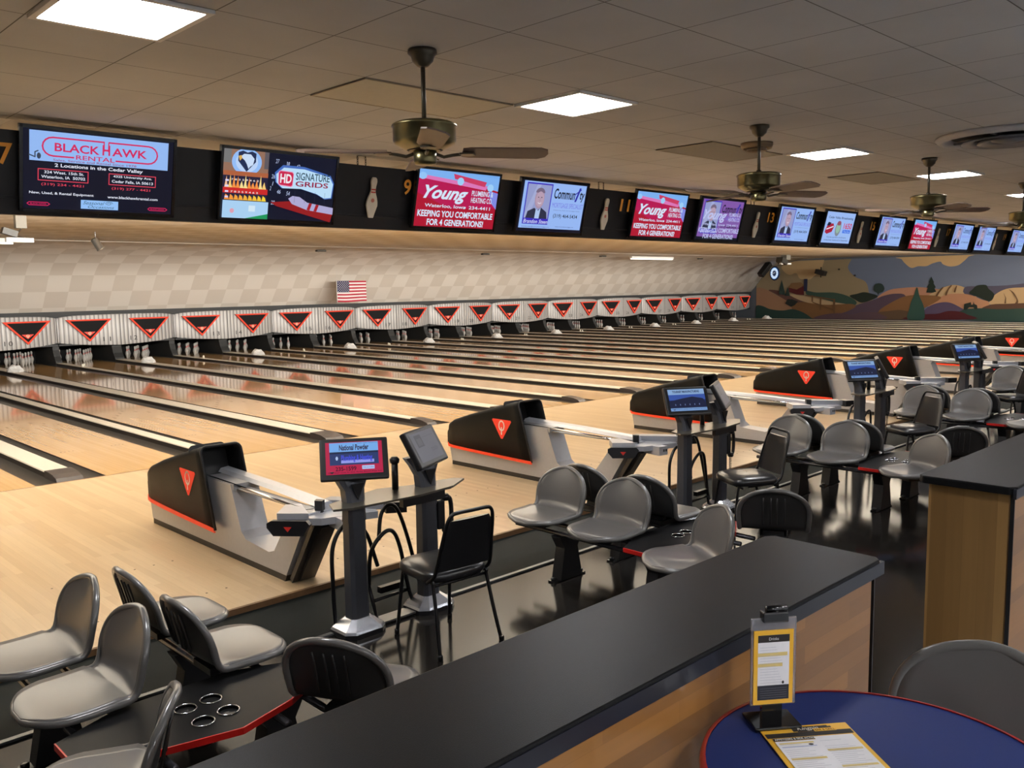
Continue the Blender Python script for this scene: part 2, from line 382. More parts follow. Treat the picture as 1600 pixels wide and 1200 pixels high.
def checker_mat(name, ca, cb, cc):
    """staggered two tone square panels from the surface's own UV (one unit = one panel)"""
    m = bpy.data.materials.new(name); m.use_nodes = True; nt, b = nodes(m); N = nt.nodes.new; L = nt.links.new
    tc = N('ShaderNodeTexCoord'); ck = N('ShaderNodeTexChecker'); ck.inputs['Scale'].default_value = 1
    L(tc.outputs['UV'], ck.inputs['Vector'])
    vor = N('ShaderNodeTexWhiteNoise'); vor.noise_dimensions = '3D'
    fl = N('ShaderNodeVectorMath'); fl.operation = 'FLOOR'; L(tc.outputs['UV'], fl.inputs[0]); L(fl.outputs[0], vor.inputs[0])
    ck.inputs['Color1'].default_value = lin(ca); ck.inputs['Color2'].default_value = lin(cb)
    mx = N('ShaderNodeMix'); mx.data_type = 'RGBA'; L(ck.outputs[0], mx.inputs[6]); mx.inputs[7].default_value = lin(cc)
    mu = N('ShaderNodeMath'); mu.operation = 'MULTIPLY'; mu.inputs[1].default_value = .42; L(vor.outputs['Value'], mu.inputs[0]); L(mu.outputs[0], mx.inputs[0])
    L(mx.outputs[2], b.inputs['Base Color']); b.inputs['Roughness'].default_value = .6; b.inputs['Specular IOR Level'].default_value = .3
    return m
lane_ceil_m = checker_mat('lane_ceiling_panel', (232, 226, 216), (214, 206, 192), (222, 215, 203))
curve_m = checker_mat('curved_panel', (216, 211, 203), (201, 194, 184), (208, 202, 193))

# floors
floor_m = mat('dark_epoxy_floor', (30, 28, 26), .12, spec=.07, scale=.9, var=.35)
f = struct(MB().bb(XL, -9.05, FL-.12, XR, -5.06, FL).build('floor', floor_m))
up_m = mat('upper_floor', (140, 142, 146), .6, scale=3, var=.2)
struct(MB().bb(XL, YB, FL-.12, XR, -9.05, UF).build('floor_upper', up_m))
carpet = mat('dark_green_mat', (20, 24, 23), .8, spec=.12, scale=60, var=.15)
mb = MB().bb(XL, -5.80, FL, XR, -5.085, FL+.008)
struct(mb.build('trim_1', carpet))
struct(MB().bb(XL, -5.835, FL, XR, -5.80, FL+.014, .003).build('trim_2', mat('grey_strip', (92, 94, 96), .35, .4)))
# approach
appr = struct(MB().bb(XL, -5.06, FL-.12, XR, 0, 0).build('floor_approach', appr_m))
edge = mat('worn_wood_edge', (104, 74, 44), .6, scale=20, var=.35)
struct(MB().bb(XL, -5.085, FL, XR, -5.06, -.001).build('trim_3', edge))
foul = struct(MB().bb(XL, -.012, -.002, XR, .012, .0012).build('trim_4', mat('foul_line', (120, 84, 50), .3)))
# walls, ceilings
wallp = mat('painted_wall', (222, 222, 222), .8)
struct(MB().bb(XL-.2, YB, FL-.1, XL, 19.6, 3.6).build('wall_left', wallp))
struct(MB().bb(XL, YB-.2, FL-.1, XR, YB, 3.6).build('wall_back', wallp))
struct(MB().bb(XR, YB, FL-.1, XR+.2, 19.6, 3.6).build('wall_right', mat('mural_wall', (96, 104, 116), .8)))
struct(MB().bb(XL, 19.45, -.3, XR, 19.6, 3.6).build('wall_front', mat('pit_black', (10, 10, 11), .8)))
struct(MB().bb(XL, YB, CEIL, XR, -3.3, CEIL+.1).build('ceiling', ceil_m))
# lane ceiling and the curved drop, with UV by true distance
prof = [(-3.3, 3.345), (8.2, 3.375), (10.7, 3.39), (13.1, 3.40), (14.455, 3.346), (15.446, 3.195), (16.05, 2.99), (16.585, 2.669), (17.04, 2.152), (17.36, 1.78), (17.60, 1.51)]
def strip(name, pts, m, s0=0):
    bm = bmesh.new(); uvl = bm.loops.layers.uv.new('UVMap'); S = [s0]
    for a, b in zip(pts, pts[1:]): S.append(S[-1]+math.hypot(b[0]-a[0], b[1]-a[1]))
    A = [bm.verts.new((XL, p[0], p[1])) for p in pts]; B = [bm.verts.new((XR, p[0], p[1])) for p in pts]
    for i in range(len(pts)-1):
        fc = bm.faces.new((A[i], B[i], B[i+1], A[i+1])); fc.smooth = True
        for lp, uv in zip(fc.loops, ((XL, S[i]), (XR, S[i]), (XR, S[i+1]), (XL, S[i+1]))): lp[uvl].uv = (uv[0]/.61, uv[1]/.61)
    me = bpy.data.meshes.new(name); bm.to_mesh(me); bm.free(); me.materials.append(m)
    o = bpy.data.objects.new(name, me); COL.objects.link(o)
    sm = o.modifiers.new('thickness', 'SOLIDIFY'); sm.thickness = .05; sm.offset = 1
    return o
cp = curve_pts([(p[0], p[1], 0) for p in prof[3:]], 5)
struct(strip('ceiling_lanes', prof[:4], lane_ceil_m, 0))
struct(strip('ceiling_curve', [(p[0], p[1]) for p in cp], curve_m, 16.41))
struct(MB().bb(XL, 17.56, 1.28, XR, 17.66, 1.56).build('trim_5', mat('dark_fascia_rail', (40, 42, 44), .6)))
struct(MB().bb(XL, 17.66, 1.28, XR, 19.45, 1.34).build('ceiling_pit', mat('pit_cover', (16, 16, 17), .8)))

# mural on the right hand wall
MCOL = {'skyblue': (108, 124, 154), 'olive': (150, 138, 112), 'cream1': (196, 172, 132), 'cream2': (206, 180, 138), 'pink1': (160, 126, 100),
 'maroonhill': (98, 70, 66), 'teal1': (52, 82, 74), 'creamroad': (186, 164, 132), 'darkbush': (28, 44, 40), 'pink2': (184, 138, 116), 'creamfield': (196, 172, 136),
 'darkblue': (84, 84, 108), 'creamfield2': (196, 170, 132), 'pink3': (184, 138, 110), 'purple1': (86, 72, 92), 'tan1': (132, 96, 62), 'ochre': (126, 92, 58),
 'purple2': (86, 76, 108), 'brown2': (92, 66, 54), 'brown3': (98, 78, 60), 'purple3': (92, 72, 84), 'teal2': (38, 70, 66), 'teal3': (42, 74, 70), 'wine': (78, 22, 34),
 'teal4bush': (48, 84, 78), 'pine1': (24, 48, 44), 'bush2': (26, 44, 40), 'tree1': (40, 62, 62), 'barn': (86, 22, 32), 'barnroof': (128, 98, 66), 'silo': (30, 42, 76),
 'pineL': (40, 66, 64), 'pineL2': (40, 66, 64), 'bushdk': (26, 38, 38), 'fence': (108, 80, 54), 'fence2': (108, 80, 54), 'fence3': (108, 80, 54), 'rail': (108, 80, 54), 'rail2': (108, 80, 54),
 'tractor': (26, 44, 42), 'fur1': (104, 78, 56), 'fur2': (104, 78, 56), 'fur3': (104, 78, 56), 'fur4': (104, 78, 56), 'fur5': (104, 78, 56), 'bottomdk': (36, 50, 50)}
BLOB = {'darkbush', 'bush2', 'cream1', 'cream2'}
def clampw(p):
    y = min(p[0], 17.2); z = p[1]; top = 3.30
    for (y0, z0), (y1, z1) in zip(prof[3:], prof[4:]):
        if y0 <= y <= y1: top = min(3.30, z0+(z1-z0)*(y-y0)/(y1-y0)-.02)
    return (y, min(max(z, 0.0), top))
a = Art(0, .0012)
for k, pts in MURAL.items():
    if k == 'bottomdk': continue
    P = [clampw(p) for p in pts]
    if len(P) > 5 and k not in ('barn', 'pine1', 'tractor', 'barnroof', 'bushdk', 'skyblue', 'silo'):
        V = [Vector((p[0], p[1], 0)) for p in P]; n_ = len(V); Q = []
        for i in range(n_):
            for t in range(4):
                t /= 4; p0, p1, p2, p3 = V[i-1], V[i], V[(i+1) % n_], V[(i+2) % n_]
                q = .5*((2*p1)+(-p0+p2)*t+(2*p0-5*p1+4*p2-p3)*t*t+(-p0+3*p1-3*p2+p3)*t**3)
                Q.append(clampw((q.x, q.y)))
        P = Q
    # wall art frame: x axis runs towards -Y, so flip
    a.poly([(-p[0], p[1]) for p in P], MCOL[k])
for (y, z) in ((11.2, 2.4), (12.1, 2.75), (12.9, 2.55)): a.ell(-y, z, .07, .05, (50, 46, 42), 8)
mur = a.build('farm_mural', None, frame((XR-.002, 0, 0), (0, -1, 0), (0, 0, 1)))
tag(mur, 'painted mural of rolling farm hills, red barn and trees covering the end wall', 'mural')

# ================================================================== LANES
HALF = .3705; LW = 1.0546
def lane_x(n):            # centre of lane number n
    k = (n-8)//2 if n % 2 == 0 else (n-7)//2
    return k*PITCH+(HALF+LW/2) if n % 2 == 0 else k*PITCH-(HALF+LW/2)
mb = MB().bb(-LW/2, .012, -.05, LW/2, 18.95, 0); mb.mi = 1
mb.bb(-LW/2-.006, .012, -.05, -LW/2, 18.95, -.001).bb(LW/2, .012, -.05, LW/2+.006, 18.95, -.001)
lane0 = mb.build('bowling_lane', [lane_m, mat('lane_edge', (38, 28, 20), .4)])
mb = MB()
arr = []
for i in range(7):                                   # seven aiming arrows
    x = (i-3)*.135; y = 4.7-abs(i-3)*-.0+(3-abs(i-3))*.25
    mb.prism([(x-.015, y), (x+.015, y), (x, y+.14)], 'Z', .0, .0009)
for i, x in enumerate((-.4, -.35, -.3, -.25, .25, .3, .35, .4)):
    mb.lathe([(.009, .0), (.009, .0009)], (x, 2.0, 0), 8)
ar = mb.build('aiming_mark', mat('dark_inlay', (88, 54, 30), .2), lane0)
first = True; LANES = {}
for n in range(6, 33):
    o = lane0 if first else dup(lane0); first = False
    o.location = (lane_x(n), 0, 0)
    if n >= 10: lb = 'glossy maple bowling lane running down to the pins under sign %s' % word(n)
    elif n == 9: lb = 'glossy maple bowling lane just left of the one under sign ten'
    elif n == 8: lb = 'glossy maple lane whose foul line ends just left of the nearest ball return hood'
    else: lb = ['glossy maple lane cut by the left edge of the photo', 'glossy maple lane hidden at the far left corner'][7-n]
    tag(o, lb, 'bowling lane', 'maple bowling lanes'); LANES[n] = o
mb = MB()
for n in range(6, 33):
    for y in (-3.745, -4.65):
        for i in range(7): mb.lathe([(.0085, 0), (.0085, .0008)], (lane_x(n)+(i-3)*.1455, y, 0), 8)
tag(mb.build('approach_dots', mat('dot_brown', (70, 48, 34), .5), appr), None, None, None, 'stuff')
gut_m = mat('gutter', (72, 68, 64), .3, .2, coat=.2)
cap_m = mat('cream_capping', (214, 207, 192), .35, scale=60)
capd = mat('capping_side', (44, 38, 34), .5)
endc = mat('dark_end_cap', (58, 52, 50), .45)
def divider(name, half, cw):
    mb = MB()
    # slab under the gutters
    mb.bb(-half+.006, .02, -.13, half-.006, 18.95, -.10)
    for sgn in (-1, 1):
        a0 = cw+.004; b0 = half-.008; c = (a0+b0)/2; r = (b0-a0)/2; rows = []
        for i in range(9):
            t = PI*i/8; rows.append([(sgn*(c+r*math.cos(t)), .02, -.012-.075*math.sin(t)), (sgn*(c+r*math.cos(t)), 18.95, -.012-.075*math.sin(t))])
        mb.grid(rows)
    o = mb.build(name, gut_m)
    mb = MB(); mb.bb(-cw, .5, -.1, cw, 17.45, .045); cs = mb.build('capping_core', capd, o)
    mb = MB(); q = [(-cw, .045), (-cw+.008, .058), (cw-.008, .058), (cw, .045)]
    mb.prism(q, 'Y', .5, 17.45); mb.build('capping', cap_m, o)
    mb = MB(); n_ = 6
    mb.prism([(.5, -.09), (.5, .066), (.40, .070), (.22, .058), (.10, .03), (.06, -.01), (.06, -.09)], 'X', -cw-.006, cw+.006)
    mb.build('end_cap', endc, o)
    return o
wide = divider('lane_divider', HALF, .135); nar = divider('lane_divider', .3195, .0845)
XN = HALF+LW+.3195
fw_, fn_ = True, True
for k in range(-1, 13):
    o = wide if fw_ else dup(wide); fw_ = False; o.location = (k*PITCH, 0, 0)
    tag(o, 'wide cream topped divider %s' % (('between the lanes under signs %s and %s' % (word(7+2*k), word(8+2*k))) if k > 0 else ('ending at the lower left, nearest the camera' if k == 0 else 'outside the frame to the left')), 'lane divider', 'wide lane dividers')
    if k < 12:
        o = nar if fn_ else dup(nar); fn_ = False; o.location = (k*PITCH+PITCH/2, 0, 0)
        tag(o, 'narrow cream topped divider between lane %s and lane %s' % (word(8+2*k), word(9+2*k)), 'lane divider', 'narrow lane dividers')
struct(MB().bb(XL, 0.012, -.2, XR, 19.45, -.14).build('floor_lanes', capd))
struct(MB().bb(12*PITCH+HALF+LW+.02, .02, -.1, XR, 19.4, -.002).build('floor_side', mat('side_walk', (60, 50, 40), .5)))

# white ball ramp covers sitting on the wide dividers and small sensor posts on the narrow ones
crm = mat('crumpled_white', (232, 232, 230), .5, bump=.4, scale=40)
mb = MB(); bm = mb.bm
random.seed(3)
rows = []
for i in range(9):
    t = i/8; r = .19*math.sin(PI*min(1, t*1.02))**.6 if 0 < t < 1 else .01
    y = -.32+.62*t; row = []
    for k in range(10):
        an = PI*k/9; j = 1+random.uniform(-.14, .14)
        row.append((r*math.cos(an)*j, y+random.uniform(-.02, .02), r*.95*math.sin(an)*j*(1 if t > .35 else .6)))
    rows.append(row)
mb.grid(rows, smooth=False)
cov = mb.build('plastic_cover', crm)
for k in range(1, 13):
    o = cov if k == 1 else dup(cov); o.location = (k*PITCH, 15.35, .058)
    tag(o, 'crumpled white plastic cover on the wide divider of lanes %s and %s' % (word(7+2*k), word(8+2*k)), 'cover', 'white covers along the lane dividers')
mb = MB()
for s_ in (-.11, .11): mb.lathe([(.001, .0), (.028, .0), (.03, .05), (.018, .075), (.001, .08)], (s_*.5, s_, 0), 8)
mb.box((0, 0, .002), (.13, .24, .004))
sen = mb.build('lane_sensor', mat('pale_sensor', (226, 222, 206), .4))
for k in range(1, 12):
    o = sen if k == 1 else dup(sen); o.location = (k*PITCH+PITCH/2, 15.45, .058)
    tag(o, 'pair of tiny pale sensor posts on the divider of lanes %s and %s' % (word(8+2*k), word(9+2*k)), 'sensor', 'sensor posts on the narrow dividers')

# kickback side plates at the pin decks
kick = mat('kickback_grey', (52, 52, 52), .6)
def kickback(hw):
    mb = MB(); pts = [(17.45, -.05), (17.50, .10), (17.62, .24), (17.70, .42), (17.72, .75), (17.72, 1.28), (19.4, 1.28), (19.4, -.12), (17.45, -.12)]
    mb.prism(pts, 'X', -hw, hw); return mb.build('kickback_plate', kick)
kw = kickback(.14); kn = kickback(.09)
for k in range(0, 13):
    o = kw if k == 0 else dup(kw); o.location = (k*PITCH, 0, 0); struct(o)
    if k < 12:
        o = kn if k == 0 else dup(kn); o.location = (k*PITCH+PITCH/2, 0, 0); struct(o)

# ---- pins
pin_m = mat('pin_white', (176, 173, 168), .25, coat=.5)
PR = [(.0, 0), (.0255, 0), (.029, .01), (.0365, .04), (.0495, .08), (.0605, .115), (.0585, .15), (.0475, .19), (.034, .22), (.0245, .25), (.0230, .27), (.0255, .295), (.0318, .33), (.0325, .345), (.028, .365), (.015, .379), (.0, .381)]
def pin_mesh(seg=12):
    mb = MB(); mb.lathe(PR[1:-1], (0, 0, 0), seg); return mb.build('bowling_pin', pin_m, smooth=True)
pin0 = pin_mesh()
def band(z0, z1, pr, seg=12):
    def rad(z):
        for (r0, a0), (r1, a1) in zip(PR, PR[1:]):
            if a0 <= z <= a1: return r0+(r1-r0)*(z-a0)/(a1-a0+1e-9)
        return .02
    mb = MB(); mb.lathe([(rad(z0)*.9, z0), (rad(z0)+.0008, z0), (rad(z1)+.0008, z1), (rad(z1)*.9, z1)], (0, 0, 0), seg)
    return mb.build('stripe', mat('pin_red', (190, 30, 36), .35), pr)
band(.238, .25, pin0); band(.262, .274, pin0)
names = [['head pin at the front'], ['left pin of the second row', 'right pin of the second row'], ['left pin of the third row', 'middle pin of the third row', 'right pin of the third row'],
         ['far left pin of the back row', 'inner left pin of the back row', 'inner right pin of the back row', 'far right pin of the back row']]
first = True
for n in range(10, 33):
    for r in range(4):
        for i in range(r+1):
            o = pin0 if first else dup(pin0); first = False
            o.location = (lane_x(n)+(i-r/2)*.3048, 17.93+r*.264, 0)
            tag(o, 'white bowling pin, %s under sign %s' % (names[r][i], word(n)), 'bowling pin', 'bowling pins set up at the lane ends')

# ---- fascia (masking) units
ridge = bpy.data.materials.new('ribbed_silver'); ridge.use_nodes = True; nt, b = nodes(ridge)
tc = nt.nodes.new('ShaderNodeTexCoord'); wv = nt.nodes.new('ShaderNodeTexWave'); wv.wave_type = 'BANDS'; wv.bands_direction = 'X'; wv.wave_profile = 'SIN'
wv.inputs['Scale'].default_value = 2.6; nt.links.new(tc.outputs['Object'], wv.inputs['Vector'])
cr = nt.nodes.new('ShaderNodeValToRGB'); cr.color_ramp.elements[0].position = .08; cr.color_ramp.elements[0].color = lin((122, 120, 121)); cr.color_ramp.elements[1].position = .4; cr.color_ramp.elements[1].color = lin((178, 176, 174))
nt.links.new(wv.outputs['Color'], cr.inputs[0]); nt.links.new(cr.outputs[0], b.inputs['Base Color'])
b.inputs['Roughness'].default_value = .4; b.inputs['Metallic'].default_value = .15
bp = nt.nodes.new('ShaderNodeBump'); bp.inputs['Strength'].default_value = .6; bp.inputs['Distance'].default_value = .012; nt.links.new(wv.outputs['Color'], bp.inputs['Height']); nt.links.new(bp.outputs[0], b.inputs['Normal'])
plain = mat('plain_silver', (168, 166, 164), .4, .15)
def mask_unit():
    root = thing('masking_unit', '', 'masking unit')
    hw = PITCH/2-.012
    for sg, nm in ((-1, 'left_panel'), (1, 'right_panel')):
        mb = MB(); cols = []; n_ = 18
        for i in range(n_+1):
            t = i/n_; x = sg*hw*t; y = 17.30+.10*t+.10*t**4
            zt = 1.445-.03*t*t-.05*t**8; zb = .505+.055*t+.075*t**3
            cols.append((x, y, zt, zb))
        fr = [[(x, y, zb), (x, y-.006, zb+.03), (x, y-.006, zt-.03), (x, y+.004, zt)] for x, y, zt, zb in cols]
        mb.grid(fr)
        mb.grid([[(x, y, zt), (x, y+.25, zt)] for x, y, zt, zb in cols]); mb.grid([[(x, y, zb), (x, y+.25, zb+.02)] for x, y, zt, zb in cols])
        x, y, zt, zb = cols[-1]; mb.grid([[(x, y, zb), (x, y, zt)], [(x, y+.25, zb+.02), (x, y+.25, zt)]], smooth=False)
        mb.build(nm, ridge, root)
    mb = MB(); mb.bb(-.006, 17.285, .51, .006, 17.33, 1.44); mb.build('centre_seam', mat('seam_dark', (60, 58, 58), .5), root)
    mb = MB(); mb.bb(-hw, 17.56, .62, hw, 17.62, .74); mb.bb(-hw, 17.42, .55, hw, 17.6, .60); mb.build('lower_rail', mat('rail_black', (24, 24, 26), .5), root)
    return root
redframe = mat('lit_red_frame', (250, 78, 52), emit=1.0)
redside = mat('red_frame_side', (170, 14, 14), .4)
tri_blk = mat('triangle_black', (24, 24, 26), .7, spec=.15)
def triangle_sign(px, parent):
    root = bpy.data.objects.new('triangle_sign', None); COL.objects.link(root); root.parent = parent
    y = 17.30+.10*abs(px)/1.733
    sl = (.10/1.733)*(1 if px > 0 else -1)
    root.matrix_local = frame((px, y-.012, .98), (1, sl, 0), (0, 0, 1))      # local z points to the players
    h = .33; wd = .635
    def tri(s, dy=0): return [(-wd*s, h*s+dy), (wd*s, h*s+dy), (0, -h*s+dy)]
    O = tri(1.0); I = tri(.84, .012)
    mb = MB(); mb.prism(O, 'Z', 0, .06); o = mb.build('frame_body', redside, root)
    mb = MB()
    for i in range(3):
        j = (i+1) % 3
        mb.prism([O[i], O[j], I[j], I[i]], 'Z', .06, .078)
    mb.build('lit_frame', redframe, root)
    mb = MB(); mb.prism(I, 'Z', .055, .064); mb.build('face_panel', tri_blk, root)
    a = Art(1.0, .0015); c = (0, -.09)
    a.poly([(-.155, -.04), (.155, -.04), (.155, -.05), (0, -.17), (-.155, -.05)], (244, 62, 40))
    a.ring(0, -.082, .036, .030, .013, (255, 224, 180), 16); a.rect(-.008, -.135, .008, -.09, (255, 224, 180))
    a.build('logo', root, Matrix.Translation((0, 0, .066)))
    return root
unit0 = mask_unit(); cxs = HALF+LW/2
for s_ in (-1, 1): triangle_sign(s_*cxs, unit0)
for i, k in enumerate(range(1, 13)):
    o = unit0 if k == 1 else dup(unit0); o.location = (k*PITCH, 0, 0)
    n1, n2 = 7+2*k, 8+2*k
    tag(o, 'ribbed silver fascia unit with red triangles, numbered %s and %s' % (word(n1), word(n2)), 'masking unit', 'ribbed silver fascia units over the pins')
for k in range(1, 13):
    root = [o for o in COL.objects if o.name.startswith('masking_unit') and abs(o.location.x-k*PITCH) < .01][0]
    for s_, n in ((-1, 7+2*k), (1, 8+2*k)):
        a = Art(0, .001); cx = s_*.40; t = str(n); wv_ = .22 if len(t) == 2 else .1
        a.text(t, -wv_/2, -.065, wv_/2, .065, (34, 34, 36), 0, .0, 0, 1.25)
        y = 17.30+.10*abs(cx)/1.733
        a.build('numeral', root, frame((cx, y-.012, .70), (1, s_*.058, 0), (0, 0, 1)))

# ================================================================== MONITOR BAND
bandm = mat('band_black', (13, 13, 16), .45, scale=15, var=.2)
mb = MB(); mb.prism([(-3.43, 3.235), (-3.29, 2.66), (-3.22, 2.66), (-3.30, 3.235)], 'X', XL, XR-.01)
bnd = mb.build('monitor_valance', bandm)
mb = MB(); mb.prism([(-3.335, 2.79), (-3.33, 2.775), (-3.30, 2.775), (-3.30, 2.79)], 'X', XL, XR-.01)
mb.build('lower_ledge', mat('band_ledge', (30, 30, 33), .4), bnd)
tag(bnd, 'long black valance hanging over the approach and carrying the row of screens', 'valance')
TILT = math.atan2(.146, .59)
tv_bz = mat('bezel_black', (14, 14, 18), .25, coat=.3)
def tv_frame(): return frame((0, 0, 0), (1, 0, 0), (0, -math.sin(TILT), math.cos(TILT)))
TVW, TVH = 1.12, .61
W, H = TVW/2-.025, TVH/2-.025
BL = (140, 182, 250)
def scr_blackhawk():
    a = Art(.95); a.rect(-W, -H, W, H, (14, 16, 36))
    a.rect(-W+.04, .06, W-.04, H-.01, (150, 188, 246))
    R = (214, 40, 96)
    lp = [(-.34+.07*math.cos(t), .165+.065*math.sin(t)) for t in [PI/2+i*PI/8 for i in range(9)]]
    a.line([(.045, .225), (.045, .165)] , .008, R); a.line([(.012, .23), (.012, .165)], .008, R)
    a.line([(.012, .23)]+lp+[(-.20, .10)], .011, R)
    rp = [(.34+.07*math.cos(t), .165+.065*math.sin(t)) for t in [-PI/2+i*PI/8 for i in range(9)]]
    a.line([(.10, .10)]+rp+[(.045, .23)], .011, R)
    a.text('BLACK', -.33, .135, -.02, .195, R, 0, .02, .0); a.text('H', .0, .135, .055, .21, R, 0, .02); a.text('AWK', .07, .135, .33, .195, R, 0, .02)
    a.text('RENTAL', -.185, .088, .09, .12, R, 0, .01)
    a.text('Sales, Service and Rental Since 1978', -.34, .064, .25, .082, (150, 60, 110), 0, .005)
    a.line([(-.5, .10), (-.46, .085), (-.46, .12), (-.44, .13)], .008, (60, 70, 90)); a.ell(-.435, .095, .014, .022, (60, 70, 90), 10)
    WH = (232, 236, 250)
    a.text('2 Locations in the Cedar Valley', -.33, .018, .30, .05, WH, 0, .02)
    RR = (220, 70, 90)
    a.line([(-.44, .005), (-.10, .005), (-.10, -.075), (-.44, -.075)], .006, RR, True); a.line([(.05, .005), (.40, .005), (.40, -.075), (.05, -.075)], .006, RR, True)
    a.text('324 West. 15th St.', -.40, -.025, -.13, -.005, WH, 0, .015); a.text('Waterloo, IA  50702', -.42, -.062, -.12, -.038, WH, 0, .015)
    a.text('4325 University Ave.', .08, -.025, .37, -.003, WH, 0, .015); a.text('Cedar Falls, IA 50613', .07, -.062, .38, -.038, WH, 0, .015)
    a.text('(319) 234 - 4421', -.42, -.115, -.13, -.092, RR, 0, .01); a.text('(319) 277 - 4421', .07, -.115, .36, -.092, RR, 0, .01)
    a.text('New, Used, & Rental Equipment', -.50, -.178, -.06, -.155, WH, 0, .015); a.text('www.blackhawkrental.com', .04, -.178, .42, -.158, WH, 0, .015)
    a.rect(-.15, -.265, .12, -.20, (150, 196, 250)); a.text('Seasonal', -.135, -.232, .02, -.207, (50, 90, 120), .4); a.text('Occasions', -.10, -.258, .09, -.237, (50, 90, 120), .4)
    a.line([(.05+.03*math.cos(t)*(1-t/14), -.218+.014*math.sin(t)*(1-t/14)) for t in [i*.5 for i in range(20)]], .003, (60, 90, 110))
    for x in (-.44, .42):
        a.line([(x-.06, -.232), (x+.06, -.232), (x+.075, -.243), (x+.06, -.254), (x-.06, -.254), (x-.075, -.243)], .005, R, True); a.text('BLACK HAWK', x-.055, -.248, x+.055, -.238, R, 0, .02)
    return a.mesh('screen_picture')
def scr_hd():
    a = Art(.95); a.rect(-W, -H, W, H, (14, 18, 40))
    a.rect(-W, .09, -.13, H, (150, 112, 92)); a.rect(-W, .17, -.47, H, (120, 120, 120)); a.rect(-.17, .14, -.13, H, (96, 90, 96))
    a.ell(-.33, .185, .135, .11, (150, 192, 250), 28); a.ell(-.33, .185, .10, .085, (190, 214, 250), 24)
    a.poly([(-.41, .26), (-.37, .275), (-.33, .262), (-.29, .275), (-.25, .26), (-.25, .19), (-.33, .105), (-.41, .19)], (34, 46, 84))
    a.poly([(-.39, .225), (-.36, .25), (-.30, .25), (-.265, .215), (-.275, .165), (-.30, .15), (-.315, .13), (-.33, .165), (-.35, .195)], (205, 224, 250))
    a.poly([(-.41, .228), (-.385, .238), (-.375, .215), (-.395, .19)], (226, 176, 84))
    a.rect(-W, .065, -.13, .105, (178, 98, 62))
    a.rect(-W, -.13, -.13, .068, (36, 32, 60))
    random.seed(5)
    for i in range(11):
        x = -.50+i*.034; h_ = .06+.07*random.random()
        a.poly([(x-.022, -.04), (x-.016, .0), (x-.004, -.04+h_), (x+.004, .0), (x+.02, -.04)], random.choice([(250, 206, 120), (250, 150, 70), (244, 190, 150), (252, 226, 150)]))
    a.rect(-W, -.075, -.13, -.03, (206, 40, 40)); 
    for i in range(9):
        x = -.5+i*.042; a.poly([(x-.02, -.13), (x-.01, -.085), (x+.012, -.10), (x+.022, -.13)], (248, 150+8*i, 60))
    for r in range(2):
        a.text('7 8 3 5 9 4 6 2', -.47, .03-r*.10, -.22, .045-r*.10, (240, 230, 230), 0, .01)
    for i in range(4): a.rect(-.52, .02-i*.045, -.49, .035-i*.045, (225, 215, 245))
    a.rect(-W, -H, -.12, -.135, (172, 212, 246)); a.poly([(-.33, -H), (-.12, -H+.045), (-.12, -H)], (30, 150, 90))
    a.rect(-.30, -.22, -.24, -.17, (214, 236, 250)); a.ell(-.45, -.22, .02, .02, (226, 160, 180), 10)
    for t, x, y in (('27', -.08, .20), ('38', .02, .185), ('42', .12, .17), ('26', -.11, .07), ('1', -.10, .01), ('46', -.05, -.055), ('54', .04, -.065), ('28', -.10, -.15), ('2', -.12, -.03)):
        a.text(t, x, y, x+(.035 if len(t) == 2 else .012), y+.035, (190, 205, 240), .2)
    glow = [(-.07, .11), (.0, .17), (.2, .17), (.46, .12), (.50, .06), (.49, -.06), (.42, -.07), (.34, -.035), (.18, -.0), (.0, -.005), (-.06, .04)]
    a.poly([(x*1.04-.01, y*1.12) for x, y in glow], (70, 110, 190)); a.poly(glow, (190, 226, 252))
    q = [(-.045, .03), (-.05, .13), (-.035, .145), (.085, .14), (.10, .125), (.095, .02), (.08, .01), (-.03, .018)]
    a.poly(q, (236, 150, 186)); a.poly([(x*.92+.002, y*.90+.008) for x, y in q], (206, 36, 80)); a.text('HD', -.03, .04, .08, .118, (246, 240, 246), 0, .03)
    a.text('SIGNATURE', .12, .075, .46, .14, (24, 60, 80), 0, .01); a.text('GRIDS', .12, .02, .45, .065, (150, 30, 70), 0, .02)
    a.poly([(-.11, -.13), (-.05, -.16), (.5, -.28), (.52, -.20), (.1, -.11)], (150, 26, 30))
    a.poly([(.06, -.09), (.10, -.065), (.17, -.07), (.25, -.115), (.52, -.15), (.52, -.21), (.25, -.18), (.10, -.135)], (176, 172, 214))
    a.poly([(.27, -.118), (.30, -.122), (.28, -.183), (.25, -.178)], (170, 30, 40)); a.poly([(.34, -.127), (.37, -.131), (.35, -.19), (.32, -.187)], (170, 30, 40))
    for x in (.12, .22, .32, .42): a.line([(x, -.02), (x, -.12)], .002, (50, 60, 90))
    return a.mesh('screen_picture')
